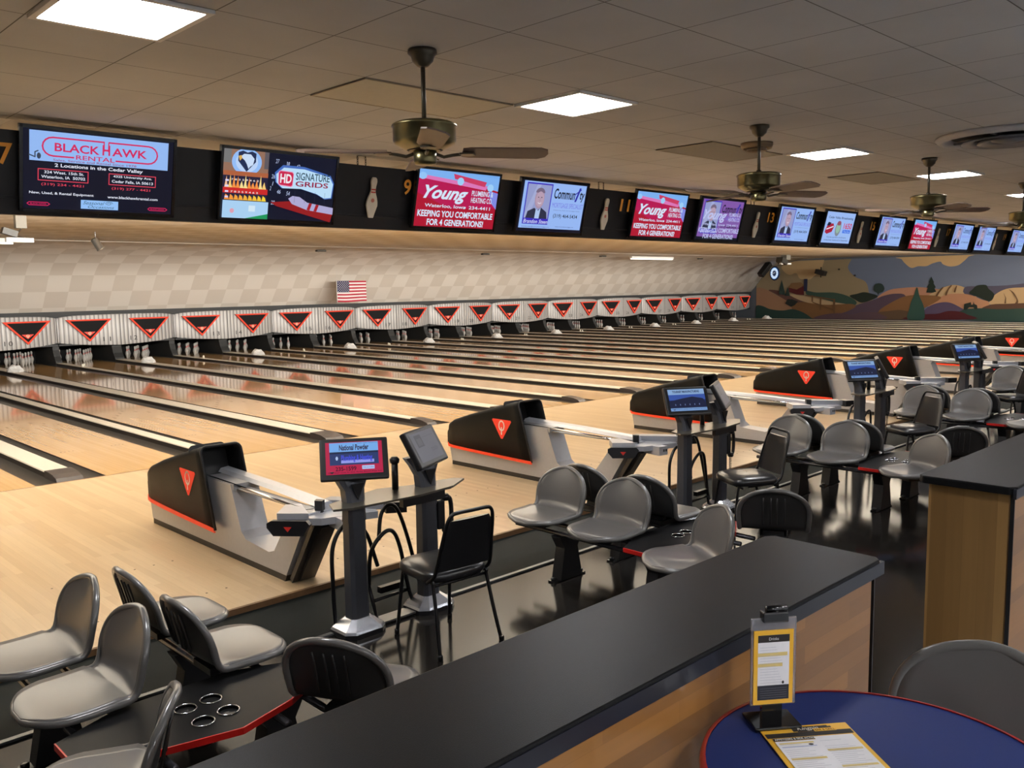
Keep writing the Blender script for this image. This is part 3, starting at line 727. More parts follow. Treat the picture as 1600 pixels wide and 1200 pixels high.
def scr_young(dim=0, base=None):
    a = Art(.95) if base is None else base
    if base is None:
        a.rect(-W, -H, W, H, (176, 20, 48) if not dim else (130, 40, 110))
        a.poly([(-W, .05), (-W, .20), (.42, .10), (W, .04), (W, -.06), (-.1, -.09)], (186, 24, 84) if not dim else (130, 60, 150))
        a.rect(-W, .19, W, H, (120, 176, 240)); a.poly([(-W, .16), (-W, .20), (.40, .14), (W, .12), (W, .25), (-.1, H), (-W, H)], (126, 180, 244))
        a.poly([(-.46, .225), (-.46, .19), (.36, .12), (.38, .165)], (222, 120, 186)); a.poly([(-.10, .26), (-.08, .21), (.34, .155), (.36, .205)], (206, 60, 100))
        a.ell(-.49, .215, .05, .035, (150, 200, 250), 12); a.ell(.0, .19, .045, .04, (160, 210, 250), 12); a.ell(.42, .15, .045, .04, (160, 210, 250), 12)
        a.poly([(.40, .12), (W, .10), (W, -.07), (.45, .0)], (130, 140, 230))
    TW = (214, 232, 252) if not dim else (190, 196, 240)
    a.text('Young', -.46, -.04, .12, .13, TW, .45, .03); a.text('PLUMBING &', .17, .055, .47, .11, TW, 0, .015); a.text('HEATING CO.', .17, -.015, .47, .04, TW, 0, .015)
    a.text('Waterloo, Iowa  234-4411', -.43, -.09, .45, -.05, TW, 0, .015); a.ell(.10, -.07, .010, .010, TW, 10)
    a.text('KEEPING YOU COMFORTABLE', -.51, -.18, .50, -.115, TW, 0, .03); a.text('FOR 4 GENERATIONS!', -.38, -.265, .38, -.20, TW, 0, .03)
    return a.mesh('screen_picture') if base is None else a
def scr_comm(blend=False, faint=False):
    a = Art(.95); bg = (152, 186, 246) if not blend else (132, 90, 170)
    a.rect(-W, -H, W, H, (12, 14, 34)); a.rect(-W+.03, -H+.035, W-.02, H-.01, bg)
    fr = (60, 44, 190); a.rect(-.46, -.20, -.05, .255, fr); a.rect(-.445, -.135, -.065, .24, (150, 158, 206))
    a.poly([(-.445, -.10), (-.30, .24), (-.24, .24), (-.38, -.135), (-.445, -.135)], (166, 174, 216))
    a.poly([(-.42, -.135), (-.40, -.06), (-.30, -.02), (-.25, -.05), (-.20, -.01), (-.10, -.06), (-.08, -.135)], (48, 50, 74))
    a.poly([(-.28, -.135), (-.275, -.03), (-.235, -.05), (-.20, -.01), (-.21, -.135)], (176, 200, 240))
    a.ell(-.24, .085, .075, .11, (172, 146, 170), 20); a.ell(-.24, .15, .072, .055, (120, 104, 130), 16, 0, PI)
    a.ell(-.235, .08, .065, .085, (186, 160, 182), 18)
    a.ell(-.262, .10, .010, .006, (60, 50, 70), 8); a.ell(-.212, .10, .010, .006, (60, 50, 70), 8); a.line([(-.237, .095), (-.233, .062), (-.242, .06)], .004, (140, 112, 140)); a.line([(-.262, .04), (-.237, .03), (-.212, .04)], .007, (236, 232, 244))
    a.text('Brandon Steen', -.45, -.19, -.06, -.145, (214, 220, 252), .25, .01)
    K = (18, 22, 40) if not faint else (70, 90, 140)
    a.text('Commun', -.02, .10, .33, .215, K, .12, .02); a.poly([(.33, .08), (.36, .08), (.42, .24), (.39, .24)], (50, 50, 170)); a.line([(.32, .16), (.42, .22)], .012, (50, 50, 170)); a.text('ty', .41, .08, .49, .2, K, .12, .02)
    a.text('MORTGAGE SPECIALIST', -.03, .0, .49, .055, (120, 120, 226)); a.text('Community bank and mortgage lender', .0, -.035, .45, -.022, (90, 100, 160))
    a.text('(319) 464-5434', .01, -.125, .42, -.07, K, 0, .005)
    a.text('brandon.steen@communitymortgage.com', -.47, -.235, -.03, -.218, (80, 90, 150)); a.text('www.communitymortgage.com', .07, -.225, .38, -.208, (80, 90, 150))
    if blend: scr_young(1, a)
    return a.mesh('screen_picture')
def scr_cedar():
    a = Art(.95); a.rect(-W, -H, W, H, (12, 14, 34)); a.rect(-W+.03, -H+.035, W-.02, H-.01, (158, 190, 246))
    a.text('Cedar Valley Broadcasting', -.43, .15, .46, .20, (20, 40, 90), 0, .01)
    a.poly([(-.44, .0), (-.40, .07), (-.22, .08), (-.17, .03), (-.22, -.06), (-.38, -.10), (-.46, -.07)], (170, 30, 60)); a.poly([(-.44, .04), (-.40, .10), (-.30, .09), (-.34, .04)], (24, 30, 60)); a.line([(-.42, -.02), (-.2, .03)], .02, (240, 225, 240))
    a.ell(-.02, -.0, .10, .13, (130, 140, 150), 18); a.ell(-.02, .01, .075, .09, (150, 190, 170), 16); a.ell(-.02, .09, .07, .04, (150, 80, 100), 12)
    a.text('1650', .16, .0, .46, .10, (206, 40, 90), 0, .02); a.rect(.16, -.07, .44, -.015, (50, 110, 230)); a.text('The Fan', .19, -.06, .41, -.028, (190, 215, 250))
    a.text('From the most local to the full sports', -.36, -.165, .34, -.135, (30, 50, 110), 0, .005); a.text('covering Games, Coaches and Car Championships', -.44, -.215, .42, -.182, (30, 50, 110), 0, .005)
    return a.mesh('screen_picture')
YG = scr_young(); CM = scr_comm(); CF = scr_comm(False, True); CB = scr_comm(True)
pics = [[scr_blackhawk(), scr_hd()], [YG, CM], [YG, CB], [CM, scr_cedar()], [CM, YG], [CF, CF], [CF, YG], [CM, YG]]
desc = [['navy advert with pink lettering, leftmost of the row', 'dark blue picture with a red HD badge, flames and a bowling pin'],
 ['red plumbing advert just right of gold number nine', 'pale blue mortgage advert with a suited man, left of gold number eleven'],
 ['red plumbing advert just right of gold number eleven', 'purple picture mixing the plumbing and mortgage adverts'],
 ['pale blue mortgage advert just right of gold number thirteen', 'pale blue broadcasting advert with three round logos'],
 ['pale blue mortgage advert just right of gold number fifteen', 'small red plumbing advert left of gold number seventeen'],
 ['faint pale blue advert just right of gold number seventeen', 'faint pale blue advert just left of gold number nineteen'],
 ['faint pale blue advert right of gold number nineteen, at the photo edge', 'red advert beyond the right edge of the photo'], ['advert screen past the photo edge', 'last advert screen past the photo edge']]
def tv():
    root = thing('overhead_monitor', '', 'monitor')
    inner = tv_frame()
    mb = MB(); mb.box((0, 0, -.018), (TVW, TVH, .036), None, .006); mb.mi = 0
    o = mb.build('housing', tv_bz, root); o.matrix_local = inner
    mb = MB()
    for p, d in (((0, TVH/2-.011, .004), (TVW, .022, .008)), ((0, -TVH/2+.011, .004), (TVW, .022, .008)), ((TVW/2-.011, 0, .004), (.022, TVH, .008)), ((-TVW/2+.011, 0, .004), (.022, TVH, .008))): mb.box(p, d)
    o = mb.build('bezel', tv_bz, root); o.matrix_local = inner
    mb = MB(); mb.box((0, -TVH/2-.004, -.02), (.02, .012, .02)); o = mb.build('sensor_nub', blk, root); o.matrix_local = inner
    return root
tv0 = tv()
TVX = (-.71, .78, 2.80, 4.22, 6.24, 7.66, 9.76, 11.26, 13.36, 14.87, 16.98, 18.42, 20.70)
for k in range(7):
    for j in range(2):
        if k == 6 and j == 1: continue
        o = tv0 if (k == 0 and j == 0) else dup(tv0)
        o.location = (TVX[2*k+j]+.01, -3.455, 2.975)
        tag(o, 'overhead screen, '+desc[k][j], 'monitor', 'advert screens along the black valance')
for o in [x for x in COL.objects if x.name.startswith('overhead_monitor')]:
    k, j = divmod(min(range(13), key=lambda q: abs(o.location.x-TVX[q])), 2)
    p = bpy.data.objects.new('screen_picture', pics[k][j]); COL.objects.link(p); p.parent = o; m_ = tv_frame(); p.matrix_local = m_ @ Matrix.Translation((0, 0, .001))
# flat pin emblems and gold numbers
gold = (240, 164, 60)
def emblem():
    mb = MB(); prof = [(-PR[i][0]*1.0, PR[i][1]) for i in range(len(PR))]
    P = [(p[0], p[1]) for p in PR[1:-1]]; poly = P+[(-p[0], p[1]) for p in P[::-1]]
    mb.prism(poly, 'Z', 0, .018); o = mb.build('pin_emblem', mat('emblem_cream', (214, 206, 188), .5))
    a = Art(0, .001)
    for z0, z1 in ((.235, .248), (.26, .273)): a.rect(-.0255, z0, .0255, z1, (190, 60, 48))
    a.ell(0, .165, .02, .02, (196, 120, 104), 12)
    q = a.build('printed_bands', o, Matrix.Translation((0, 0, .0181)))
    return o
e0 = emblem()
tb = Vector((0, -.14, .575)).normalized()
for k in range(6):
    o = e0 if k == 0 else dup(e0)
    o.matrix_world = frame(((1.79, 5.22, 8.73, 12.24, 15.8, 19.3)[k], -3.342, 2.765), (1, 0, 0), tb)
    tag(o, 'cream bowling pin emblem on the valance left of gold number %s' % word(9+2*k), 'pin emblem', 'pin emblems on the valance')
for k in range(0, 7):
    t = str(7+2*k); a = Art(0, .001); wv_ = .09*len(t)
    a.text(t, -wv_/2, -.075, wv_/2, .075, gold, 0, .02)
    o = a.build('lane_number'); o.matrix_world = frame(((-1.33, 2.20, 5.59, 9.13, 12.72, 16.37, 19.93)[k], -3.412, 3.07), (1, 0, 0), tb)
    tag(o, 'gold painted number %s on the black valance' % word(int(t)), 'number', 'gold numbers on the valance')
# hanging chains in pairs
def chain():
    mb = MB()
    for s_ in (-.045, .045):
        for i in range(5):
            c = Vector((s_, 0, .012+i*.022)); q = [(c+Vector((.008*math.cos(t), 0, .015*math.sin(t)) if i % 2 else (0, .008*math.cos(t), .015*math.sin(t)))) for t in [j*PI/4 for j in range(8)]]
            mb.tube(q, .0028, 5, closed=True)
    mb.bb(-.05, -.004, .098, .05, .004, .104)
    return mb.build('chain_pair', mat('dark_chain', (70, 60, 50), .4, .6))
c0 = chain()
for k in range(5):
    o = c0 if k == 0 else dup(c0); o.location = (1.70+3.48*k, -3.37, 3.228)
    tag(o, 'pair of short chains holding the valance above the pin left of number %s' % word(9+2*k), 'chain', 'chains holding the valance')

# ================================================================== CEILING THINGS
diff_m = mat('light_diffuser', (252, 252, 255), emit=TROFFER)
tf = mat('white_frame', (214, 212, 206), .5)
def troffer():
    r = thing('ceiling_light', '', 'ceiling light')
    mb = MB(); s_ = .3
    for x0, y0, x1, y1 in ((-s_, -s_, s_, -s_+.03), (-s_, s_-.03, s_, s_), (-s_, -s_, -s_+.03, s_), (s_-.03, -s_, s_, s_)): mb.bb(x0, y0, -.012, x1, y1, .02)
    mb.build('frame', tf, r)
    mb = MB(); mb.bb(-.268, -.268, -.006, .268, .268, .0); mb.build('diffuser', diff_m, r); return r
t0 = troffer()
T = [(-1.58, -6.27, 'nearest and largest square ceiling light, at the top left'), (1.47, -6.27, 'square ceiling light right of the nearest fan'), (5.13, -6.3, 'square ceiling light right of the second fan'),
     (7.95, -6.4, 'square ceiling light right behind the third fan rod'), (11.55, -6.3, 'far square ceiling light at the right edge of the photo')]
for i, x in enumerate((-5.2, -1.58, 2.1, 5.75, 9.4, 14.9, 18.6, 22.2, 25.8, 29.4, 33.0, 36.6, 40.2)): T.append((x, -11.7 if x < 12 else -6.3, 'added square ceiling light out of view, %s of the row %s' % (word(i+1 if x < 12 else i-4)+' along', 'behind the camera' if x < 12 else 'beyond the right edge')))  # unseen ceiling lights added to brighten the concourse, far valance and mural
for i, x in enumerate((-7.0, -3.4, .3, 3.9, 7.6)): T.append((x, -13.6, 'added square ceiling light out of view, %s along of the rearmost row' % word(i+1)))  # rear row also added, for more neutral bounce on the ceiling
for i, (x, y, lb) in enumerate(T):
    o = t0 if i == 0 else dup(t0); o.location = (x, y, CEIL-.004); tag(o, lb, 'ceiling light', 'square ceiling lights')
# unlit panels
for x0, x1, y0, y1, c, lb in ((-.06, 1.16, -5.97, -5.36, (180, 176, 160), 'unlit cream ceiling panel behind the nearest fan'), (3.6, 4.82, -5.97, -5.36, (122, 120, 114), 'unlit grey ceiling panel beside the second fan'), (7.0, 8.2, -5.97, -5.36, (122, 120, 114), 'unlit grey ceiling panel beside the third fan')):
    mb = MB(); mb.bb(x0, y0, CEIL-.008, x1, y1, CEIL+.01); o = mb.build('ceiling_panel', mat('panel_%d' % int(x0*10+99), c, .8))
    mb = MB()
    for a0, b0, a1, b1 in ((x0, y0, x1, y0+.01), (x0, y1-.01, x1, y1), (x0, y0, x0+.01, y1), (x1-.01, y0, x1, y1)): mb.bb(a0, b0, CEIL-.010, a1, b1, CEIL)
    mb.build('frame', mat('panel_frame', (150, 138, 118), .6), o); tag(o, lb, 'ceiling panel')
def diffuser(r, name, loc, lb, m1, m2):
    o = thing(name, lb, 'air vent', loc)
    mb = MB(); mb.lathe([(r*.8, 0), (r, -.0), (r, -.02), (r*.93, -.05), (r*.8, -.02), (r*.78, 0)], (0, 0, 0), 40, cap=False); mb.build('rim', m1, o)
    mb = MB(); mb.lathe([(r*.79, -.001), (r*.78, -.006), (.02, -.006)], (0, 0, 0), 40); mb.build('throat', mat('vent_black', (12, 12, 13), .6), o)
    for q in (.62, .40):
        mb = MB(); mb.lathe([(r*q, -.05), (r*(q+.03), -.07), (r*(q-.12), -.055), (r*(q-.16), -.04)], (0, 0, 0), 36, cap=False); mb.build('cone', m2, o)
    mb = MB(); mb.lathe([(r*.22, -.03), (r*.24, -.05), (r*.1, -.07), (.01, -.072)], (0, 0, 0), 24); mb.build('centre_cap', m2, o)
    for a_ in (0, PI/2):
        mb = MB(); mb.box((0, 0, -.03), (r*1.5*math.cos(a_)+.03, r*1.5*math.sin(a_)+.03, .02)); mb.build('brace', m2, o)
diffuser(.58, 'air_diffuser', (5.35, -7.82, CEIL-.001), 'large round white air diffuser on the ceiling at the right edge', mat('vent_grey', (176, 176, 178), .5), mat('vent_dark', (104, 103, 106), .5))
diffuser(.14, 'air_diffuser', (4.02, -6.16, CEIL-.001), 'small round brown air vent just behind the second fan rod', mat('vent_brown', (130, 110, 84), .5), mat('vent_brown2', (110, 94, 72), .5))
# fans
brass = mat('antique_brass', (120, 112, 78), .28, .9, var=.15); rodm = mat('fan_bronze', (76, 70, 58), .4, .6); bladem = mat('fan_blade_wood', (104, 84, 72), .5, scale=12, var=.15)
def fan():
    r = thing('ceiling_fan', '', 'ceiling fan')
    mb = MB(); mb.lathe([(.075, 0), (.078, -.02), (.062, -.035), (.055, -.06), (.03, -.085), (.018, -.09)], (0, 0, 0), 20); mb.build('canopy', rodm, r)
    mb = MB(); mb.lathe([(.0125, -.08), (.0125, -.37)], (0, 0, 0), 12); mb.lathe([(.02, -.35), (.02, -.375)], (0, 0, 0), 12); mb.build('downrod', rodm, r)
    mb = MB(); mb.lathe([(.03, -.365), (.15, -.375), (.172, -.385), (.175, -.395), (.168, -.40), (.168, -.47), (.160, -.485), (.10, -.515), (.05, -.52)], (0, 0, 0), 32); mb.build('motor_housing', brass, r)
    mb = MB(); mb.lathe([(.070, -.5185), (.083, -.5165), (.096, -.520), (.083, -.5235)], (0, 0, .004), 28, cap=False)
    mb.build('cooling_slots', mat('slot_black', (14, 13, 12), .6), r)
    mb = MB(); mb.lathe([(.05, -.515), (.062, -.52), (.062, -.575), (.055, -.59), (.02, -.596)], (0, 0, 0), 20); mb.tube([(.06, 0, -.56), (.075, 0, -.565)], .004, 6); mb.build('switch_housing', brass, r)
    for i in range(4):
        a_ = PI/2*i
        R_ = Matrix.Rotation(a_, 4, 'Z')
        mb = MB(); mb.tube([(.06, .0, -.535), (.10, 0, -.55), (.15, 0, -.54), (.19, 0, -.535)], .009, 6)
        mb.prism([(.18, -.035), (.25, -.045), (.27, 0), (.25, .045), (.18, .035)], 'Z', -.539, -.531)
        o = mb.build('blade_arm', rodm, r); o.matrix_local = R_
        mb = MB(); P = [(.20, -.05), (.24, -.062), (.62, -.07), (.66, -.045), (.67, .0), (.66, .045), (.62, .07), (.24, .062), (.20, .05)]
        mb.prism(P, 'Z', -.004, .004); o = mb.build('fan_blade', bladem, r)
        o.matrix_local = R_ @ Matrix.Translation((0, 0, -.525)) @ Matrix.Rotation(math.radians(-14), 4, 'X')
    return r
f0 = fan()
for i, (x, y, a_, lb) in enumerate(((-.18, -6.66, -34, 'nearest brass ceiling fan with brown blades, above gold number nine'), (3.24, -6.64, -22, 'second brass ceiling fan, in front of the screens near number thirteen'), (6.32, -6.79, -38, 'third brass ceiling fan, above the small screens near number seventeen'), (9.75, -6.7, -30, 'farthest ceiling fan, cut by the right edge of the photo'))):
    o = f0 if i == 0 else dup(f0); o.location = (x, y, CEIL); o.rotation_euler = (0, 0, math.radians(a_)); tag(o, lb, 'ceiling fan', 'brass ceiling fans')
# fixtures over the lanes
tube_m = mat('tube_glow', (255, 250, 235), emit=3.0)
for x, y, ln, lb in ((2.05, 11.6, 1.3, 'white tube light under the lane ceiling at the left edge'), (29.4, 14.0, 3.1, 'thin lit tube light on the lane ceiling, left of the farm mural')):
    o = thing('strip_light', lb, 'strip light', (x, y, 3.33))
    mb = MB(); mb.bb(-ln/2, -.07, -.09, ln/2, .07, 0, .006); mb.build('housing', white, o)
    mb = MB(); mb.tube([(-ln/2+.03, -.03, -.11), (ln/2-.03, -.03, -.11)], .018, 8); mb.tube([(-ln/2+.03, .03, -.11), (ln/2-.03, .03, -.11)], .018, 8); mb.build('tube', tube_m, o)
o = thing('spotlight', 'small silver can spotlight hanging over the lanes left of the flag', 'spotlight', (3.6, 9.15, 3.35))
mb = MB(); mb.tube([(0, 0, .02), (0, 0, -.10)], .012, 6); mb.build('stem', silver, o)
mb = MB(); R_ = Matrix.Rotation(math.radians(28), 4, 'Y'); mb.lathe([(.05, .12), (.075, .10), (.078, -.12), (.09, -.13), (.085, -.15), (.07, -.13)], (0, 0, 0), 18); q = mb.build('can', mat('can_silver', (150, 148, 142), .3, .7), o); q.matrix_local = Matrix.Translation((0.02, 0, -.22)) @ Matrix.Rotation(math.radians(-32), 4, 'Y')
mb = MB(); mb.lathe([(.068, -.135), (.02, -.128)], (0, 0, 0), 16); q = mb.build('lens', mat('lens_dark', (90, 84, 72), .15), o); q.matrix_local = Matrix.Translation((0.02, 0, -.22)) @ Matrix.Rotation(math.radians(-32), 4, 'Y')
for i, (x, y) in enumerate(((12.23, 14.2), (19.44, 14.3), (26.06, 14.1), (34.1, 14.6))):
    if i == 0:
        c0 = thing('ceiling_sensor', '', 'sensor'); mb = MB(); mb.box((0, 0, -.03), (.34, .14, .06), None, .02); mb.build('body', mat('sensor_dark', (52, 48, 42), .5), c0)
        mb = MB(); mb.lathe([(.03, -.058), (.028, -.07), (.01, -.072)], (-.08, 0, 0), 10); mb.build('eye', mat('sensor_eye', (150, 140, 120), .3), c0)
    o = c0 if i == 0 else dup(c0); o.location = (x, y, 3.345); tag(o, ['dark little box on the lane ceiling above the flag, leftmost', 'dark little box on the lane ceiling below the screens of number eleven', 'dark little box on the lane ceiling left of the thin strip light', 'dark little box on the lane ceiling right of the thin strip light'][i], 'sensor', 'dark boxes on the lane ceiling')
# projector hung at left and right
def projector(loc, lb, s_=1):
    o = thing('camera_mount', lb, 'camera mount', loc)
    mb = MB(); mb.box((.03, 0, -.10), (.16*s_, .12*s_, .22)); mb.tube([(0, 0, .12), (0, 0, -.05)], .02, 6); mb.build('bracket', mat('bracket_grey', (122, 118, 108), .5), o)
    mb = MB(); mb.box((-.14*s_, 0, -.28), (.22*s_, .14*s_, .10*s_), Matrix.Rotation(.3, 3, 'Y')); mb.build('body', mat('mount_dark', (56, 54, 50), .4), o)
    mb = MB(); mb.box((0, 0, -.40), (.40*s_, .10, .07)); mb.build('plate', white, o)
    mb = MB(); mb.tube(curve_pts([(.05, 0, -.2), (-.02, .05, -.32), (.10, .06, -.36), (.06, 0, -.42)], 5), .008, 5); mb.build('cable', blk, o)
    return o
projector((1.15, 5.5, 3.36), 'tangle of bracket, camera and cables under the ceiling at the left edge')
projector((36.3, 11.2, 3.38), 'camera bracket hung under the ceiling above the round clock', 2.4)
o = thing('stage_speaker', 'black box speaker on the wall right of the round clock', 'speaker', (43.75, 13.0, 2.60)); mb = MB(); mb.box((-.22, 0, 0), (.36, .55, .26), Matrix.Rotation(.3, 3, 'X'), .02); mb.build('box', blk, o); mb = MB(); mb.tube([(0.12, 0, 0), (-.2, 0, 0)], .04, 6); mb.tube([(-.2, 0, -.28), (-.2, 0, .3)], .03, 6); mb.build('bracket', blkm, o)
o = thing('track_speaker', 'black tube shaped speaker hanging at an angle left of the clock', 'speaker', (41.6, 15.35, 3.32)); mb = MB(); mb.box((0, 0, -.5), (.30, .35, .95), Matrix.Rotation(.75, 3, 'Y') @ Matrix.Rotation(.2, 3, 'X'), .05); mb.build('body', blk, o); mb = MB(); mb.tube([(.1, 0, .1), (.15, 0, -.25)], .04, 6); mb.build('hanger', blkm, o)
# clock
o = thing('wall_clock', 'round clock with a blue rim and glowing white dial at the mural corner', 'clock'); o.matrix_world = frame((43.45, 15.74, 2.61), (-.35, -.94, 0), (0, 0, 1))
mb = MB(); mb.lathe([(.02, 0), (.40, 0), (.42, .05), (.36, .09), (.33, .06)], (0, 0, 0), 32); mb.build('rim', mat('clock_blue', (40, 62, 104), .3), o)
a = Art(1.0, .002); a.ell(0, 0, .33, .33, (120, 170, 235), 32); a.ell(0, 0, .30, .30, (214, 232, 252), 32); a.ell(0, 0, .17, .17, (60, 80, 120), 28); a.ell(0, 0, .13, .13, (34, 40, 60), 24)
for i in range(12): t = i*PI/6; a.line([(.19*math.sin(t), .19*math.cos(t)), (.28*math.sin(t), .28*math.cos(t))], .018, (60, 90, 140))
a.line([(0, 0), (.09, .07)], .02, (230, 236, 245)); a.line([(0, 0), (-.15, .02)], .015, (230, 236, 245)); a.build('dial', o, Matrix.Translation((0, 0, .062)))
# flag
def flag():
    o = thing('flag', 'small red, white and blue striped flag standing above the pin fascia', 'flag', (14.17, 16.33, 1.64))
    nx, nz = 26, 16; Wf, Hf = 1.2, .74; fm = {k: mat('flag_'+k, c, .8, var=.04) for k, c in (('red', (176, 40, 62)), ('white', (226, 222, 222)), ('blue', (44, 48, 84)))}
    def surf(u, v): return (u*Wf, -.03*math.sin(u*9)-.04*u, v*Hf-.02*math.sin(u*5)*(1-v)*.6)
    def patch(name, m, cells):
        bm = bmesh.new()
        for (u0, v0, u1, v1, dy) in cells:
            n_ = max(2, int((u1-u0)*nx))
            for i in range(n_):
                a0, a1 = u0+(u1-u0)*i/n_, u0+(u1-u0)*(i+1)/n_
                q = [surf(a0, v0), surf(a1, v0), surf(a1, v1), surf(a0, v1)]
                bm.faces.new([bm.verts.new((p[0], p[1]-dy, p[2])) for p in q])
        me = bpy.data.meshes.new(name); bm.to_mesh(me); bm.free(); me.materials.append(m)
        q = bpy.data.objects.new(name, me); COL.objects.link(q); q.parent = o
        if name == 'white_cloth': sd = q.modifiers.new('t', 'SOLIDIFY'); sd.thickness = .004; sd.offset = 0
    patch('white_cloth', fm['white'], [(0, 0, 1, 1, 0)])
    patch('red_stripes', fm['red'], [(0, i/13, 1, (i+1)/13, .004) for i in range(0, 13, 2)])
    patch('blue_canton', fm['blue'], [(0, 6/13, .42, 1, .007)])
    st = []
    for r in range(9):
        for c in range(6 if r % 2 == 0 else 5):
            u = .035*(1 if r % 2 == 0 else 2)+c*.07; v = 6/13+.045+r*.057*.97; st.append((u-.010, v-.014, u+.010, v+.014, .010))
    patch('stars', fm['white'], st)
    mb = MB(); mb.tube([(-.012, 0, -.02), (-.012, 0, .76)], .012, 8); mb.build('staff', white, o)
    mb = MB(); mb.tube([(-.012, 0, .75), (-.012, .0, 1.16)], .003, 5); mb.build('hanging_wire', white, o)
    mb = MB(); mb.tube([(Wf-.01, 0, .71), (Wf-.01, .0, 1.16)], .003, 5); mb.build('hanging_wire', white, o)
    return o
flag()

# ================================================================== BALL RETURNS
hoodm = mat('hood_black', (20, 20, 20), .5, spec=.1, scale=80)
hoodin = mat('hood_inside', (12, 12, 13), .6)
logo_red = (236, 58, 34)
def ball_return():
    r = thing('ball_return', '', 'ball return')
    # base: side profile in (y, z), with the U shaped opening
    P = [(-2.50, .05), (-2.47, .20), (-3.60, .26), (-3.66, .585), (-4.06, .595), (-4.20, .25), (-4.27, .20), (-4.62, .175), (-4.70, .20), (-4.98, .56), (-5.18, .56), (-5.10, .42), (-4.86, .05)]
    mb = MB(); mb.prism(P, 'X', -.105, .125)
    mb.build('base', silver, r)
    mb = MB(); mb.prism([(-2.50, .0), (-2.50, .05), (-4.86, .05), (-4.83, .0)], 'X', -.10, .12); mb.build('kick_strip', mat('kick_black', (32, 28, 24), .5), r)
    # sloped rear cover
    mb = MB(); mb.prism([(-4.875, .03), (-5.20, .50), (-5.235, .48), (-4.90, .0)], 'X', -.085, .105); mb.prism([(-4.89, .03), (-5.19, .46), (-5.25, .46), (-4.93, .01)], 'X', -.035, .055); mb.build('rear_cover', mat('rear_dark', (52, 50, 48), .35, .3), r)
    # hood : loft of rounded arches from the rear opening to the low nose
    secs = [(-2.44, .25, .42, .105), (-2.47, .235, .50, .12), (-2.56, .23, .545, .135), (-2.85, .225, .635, .15), (-3.25, .22, .745, .162), (-3.60, .215, .835, .172), (-3.70, .212, .85, .174)]
    def arch(y, z0, z1, hw, lean=0, n=5, e=.05):
        e = min(e, hw*.5); pts = [(-hw-.0, y-lean*0, z0)]
        for k in range(n+1): t = PI/2*k/n; pts.append((-hw+e-e*math.cos(t), y, z1-e+e*math.sin(t)))
        for k in range(n+1): t = PI/2*k/n; pts.append((hw-e+e*math.sin(t), y, z1-e+e*math.cos(t)))
        pts.append((hw, y, z0)); return pts
    mb = MB(); rows = []
    for i, (y, z0, z1, hw) in enumerate(secs):
        row = arch(y, z0, z1, hw); row = [(x, yy-(.20*(1-(z-z0)/(z1-z0)) if i >= 5 else 0)*(1 if i == 6 else .6), z) for x, yy, z in row]; rows.append(row)
    mb.grid(rows); mb.mi = 0
    bm = mb.bm; bm.faces.ensure_lookup_table()
    mb.grid([rows[0][:len(rows[0])//2], rows[0][::-1][:len(rows[0])//2]], smooth=False)
    o = mb.build('hood', hoodm, r); sd = o.modifiers.new('t', 'SOLIDIFY'); sd.thickness = .014; sd.offset = -1
    last = rows[-1]
    mb = MB(); mb.tube(last, .010, 6); mb.build('hood_rim', hoodin, r)
    mb = MB(); inn = [(x*.94, y+.25, z0*1.0+(z-z0)*.97) for (x, y, z), z0 in ((p, .212) for p in last)]
    n_ = len(inn)//2; mb.grid([inn[:n_], inn[::-1][:n_]], smooth=False); mb.build('hood_back_panel', hoodin, r)
    # orange trim
    for s_ in (-1, 1):
        mb = MB(); pts = [(s_*(hw+.003), y-(.2 if i == 6 else .12 if i == 5 else 0), z0-.006) for i, (y, z0, z1, hw) in enumerate(secs)]
        rws = [[(x-s_*.006, y, z+.020), (x+s_*.006, y, z+.018), (x+s_*.006, y, z-.012), (x-s_*.006, y, z-.014)] for x, y, z in pts]
        mb.grid(rws, smooth=False, closed=True); mb.build('orange_strip', orange, r)
        a = Art(0, .0015); y = -3.435
        T_ = [(-.135, .075), (-.125, .09), (.125, .09), (.135, .075), (.012, -.125), (-.012, -.125)]
        a.poly([(x*1.15, y_) for x, y_ in T_], logo_red); a.ring(0, .02, .042, .052, .016, (244, 232, 224), 20); a.line([(0, .0), (0, -.075)], .016, (244, 232, 224))
        # plane of the hood side
        if s_ < 0: m_ = frame((-.1695, y, .545), (-.02, -1, 0), (0, 0, 1))
        else: m_ = frame((.1695, y, .545), (-.02, 1, 0), (0, 0, 1))
        a.build('logo', r, m_)
    # ball track: thin rail and broad rail, from hood to head
    def ax(pts, xw, h, name, m):
        mb = MB(); rws = []
        for (x, y, z) in pts: rws.append([(x-xw, y, z-h*.3), (x-xw*.6, y, z+h*.7), (x+xw*.6, y, z+h), (x+xw, y, z+h*.5), (x+xw, y, z-h), (x, y, z-h)])
        mb.grid(rws, smooth=False, closed=True); mb.bm.faces.new([mb.bm.verts.new(p) for p in rws[-1]]); mb.build(name, m, r)
    ax([(.085, -3.58, .615), (.085, -4.4, .60), (.08, -5.12, .575)], .055, .028, 'broad_rail', lsilver)
    mb = MB(); mb.tube([(-.085, -3.55, .600), (-.085, -4.4, .588), (-.085, -5.10, .572)], .012, 8); mb.build('thin_rail', chrome, r)
    mb = MB(); mb.bb(-.07, -5.08, .555, .03, -4.05, .563); mb.bb(-.10, -4.10, .55, .12, -3.62, .60) ; mb.build('track_bed', mat('bed_grey', (140, 140, 142), .4, .3), r)
    # head: tray in the middle, a wing each side, display pods
    mb = MB(); mb.prism([(-.13, -5.04), (.14, -5.06), (.34, -5.34), (.30, -5.44), (.05, -5.36), (-.08, -5.32), (-.26, -5.10)], 'Z', .50, .548); mb.build('head_tray', lsilver, r)
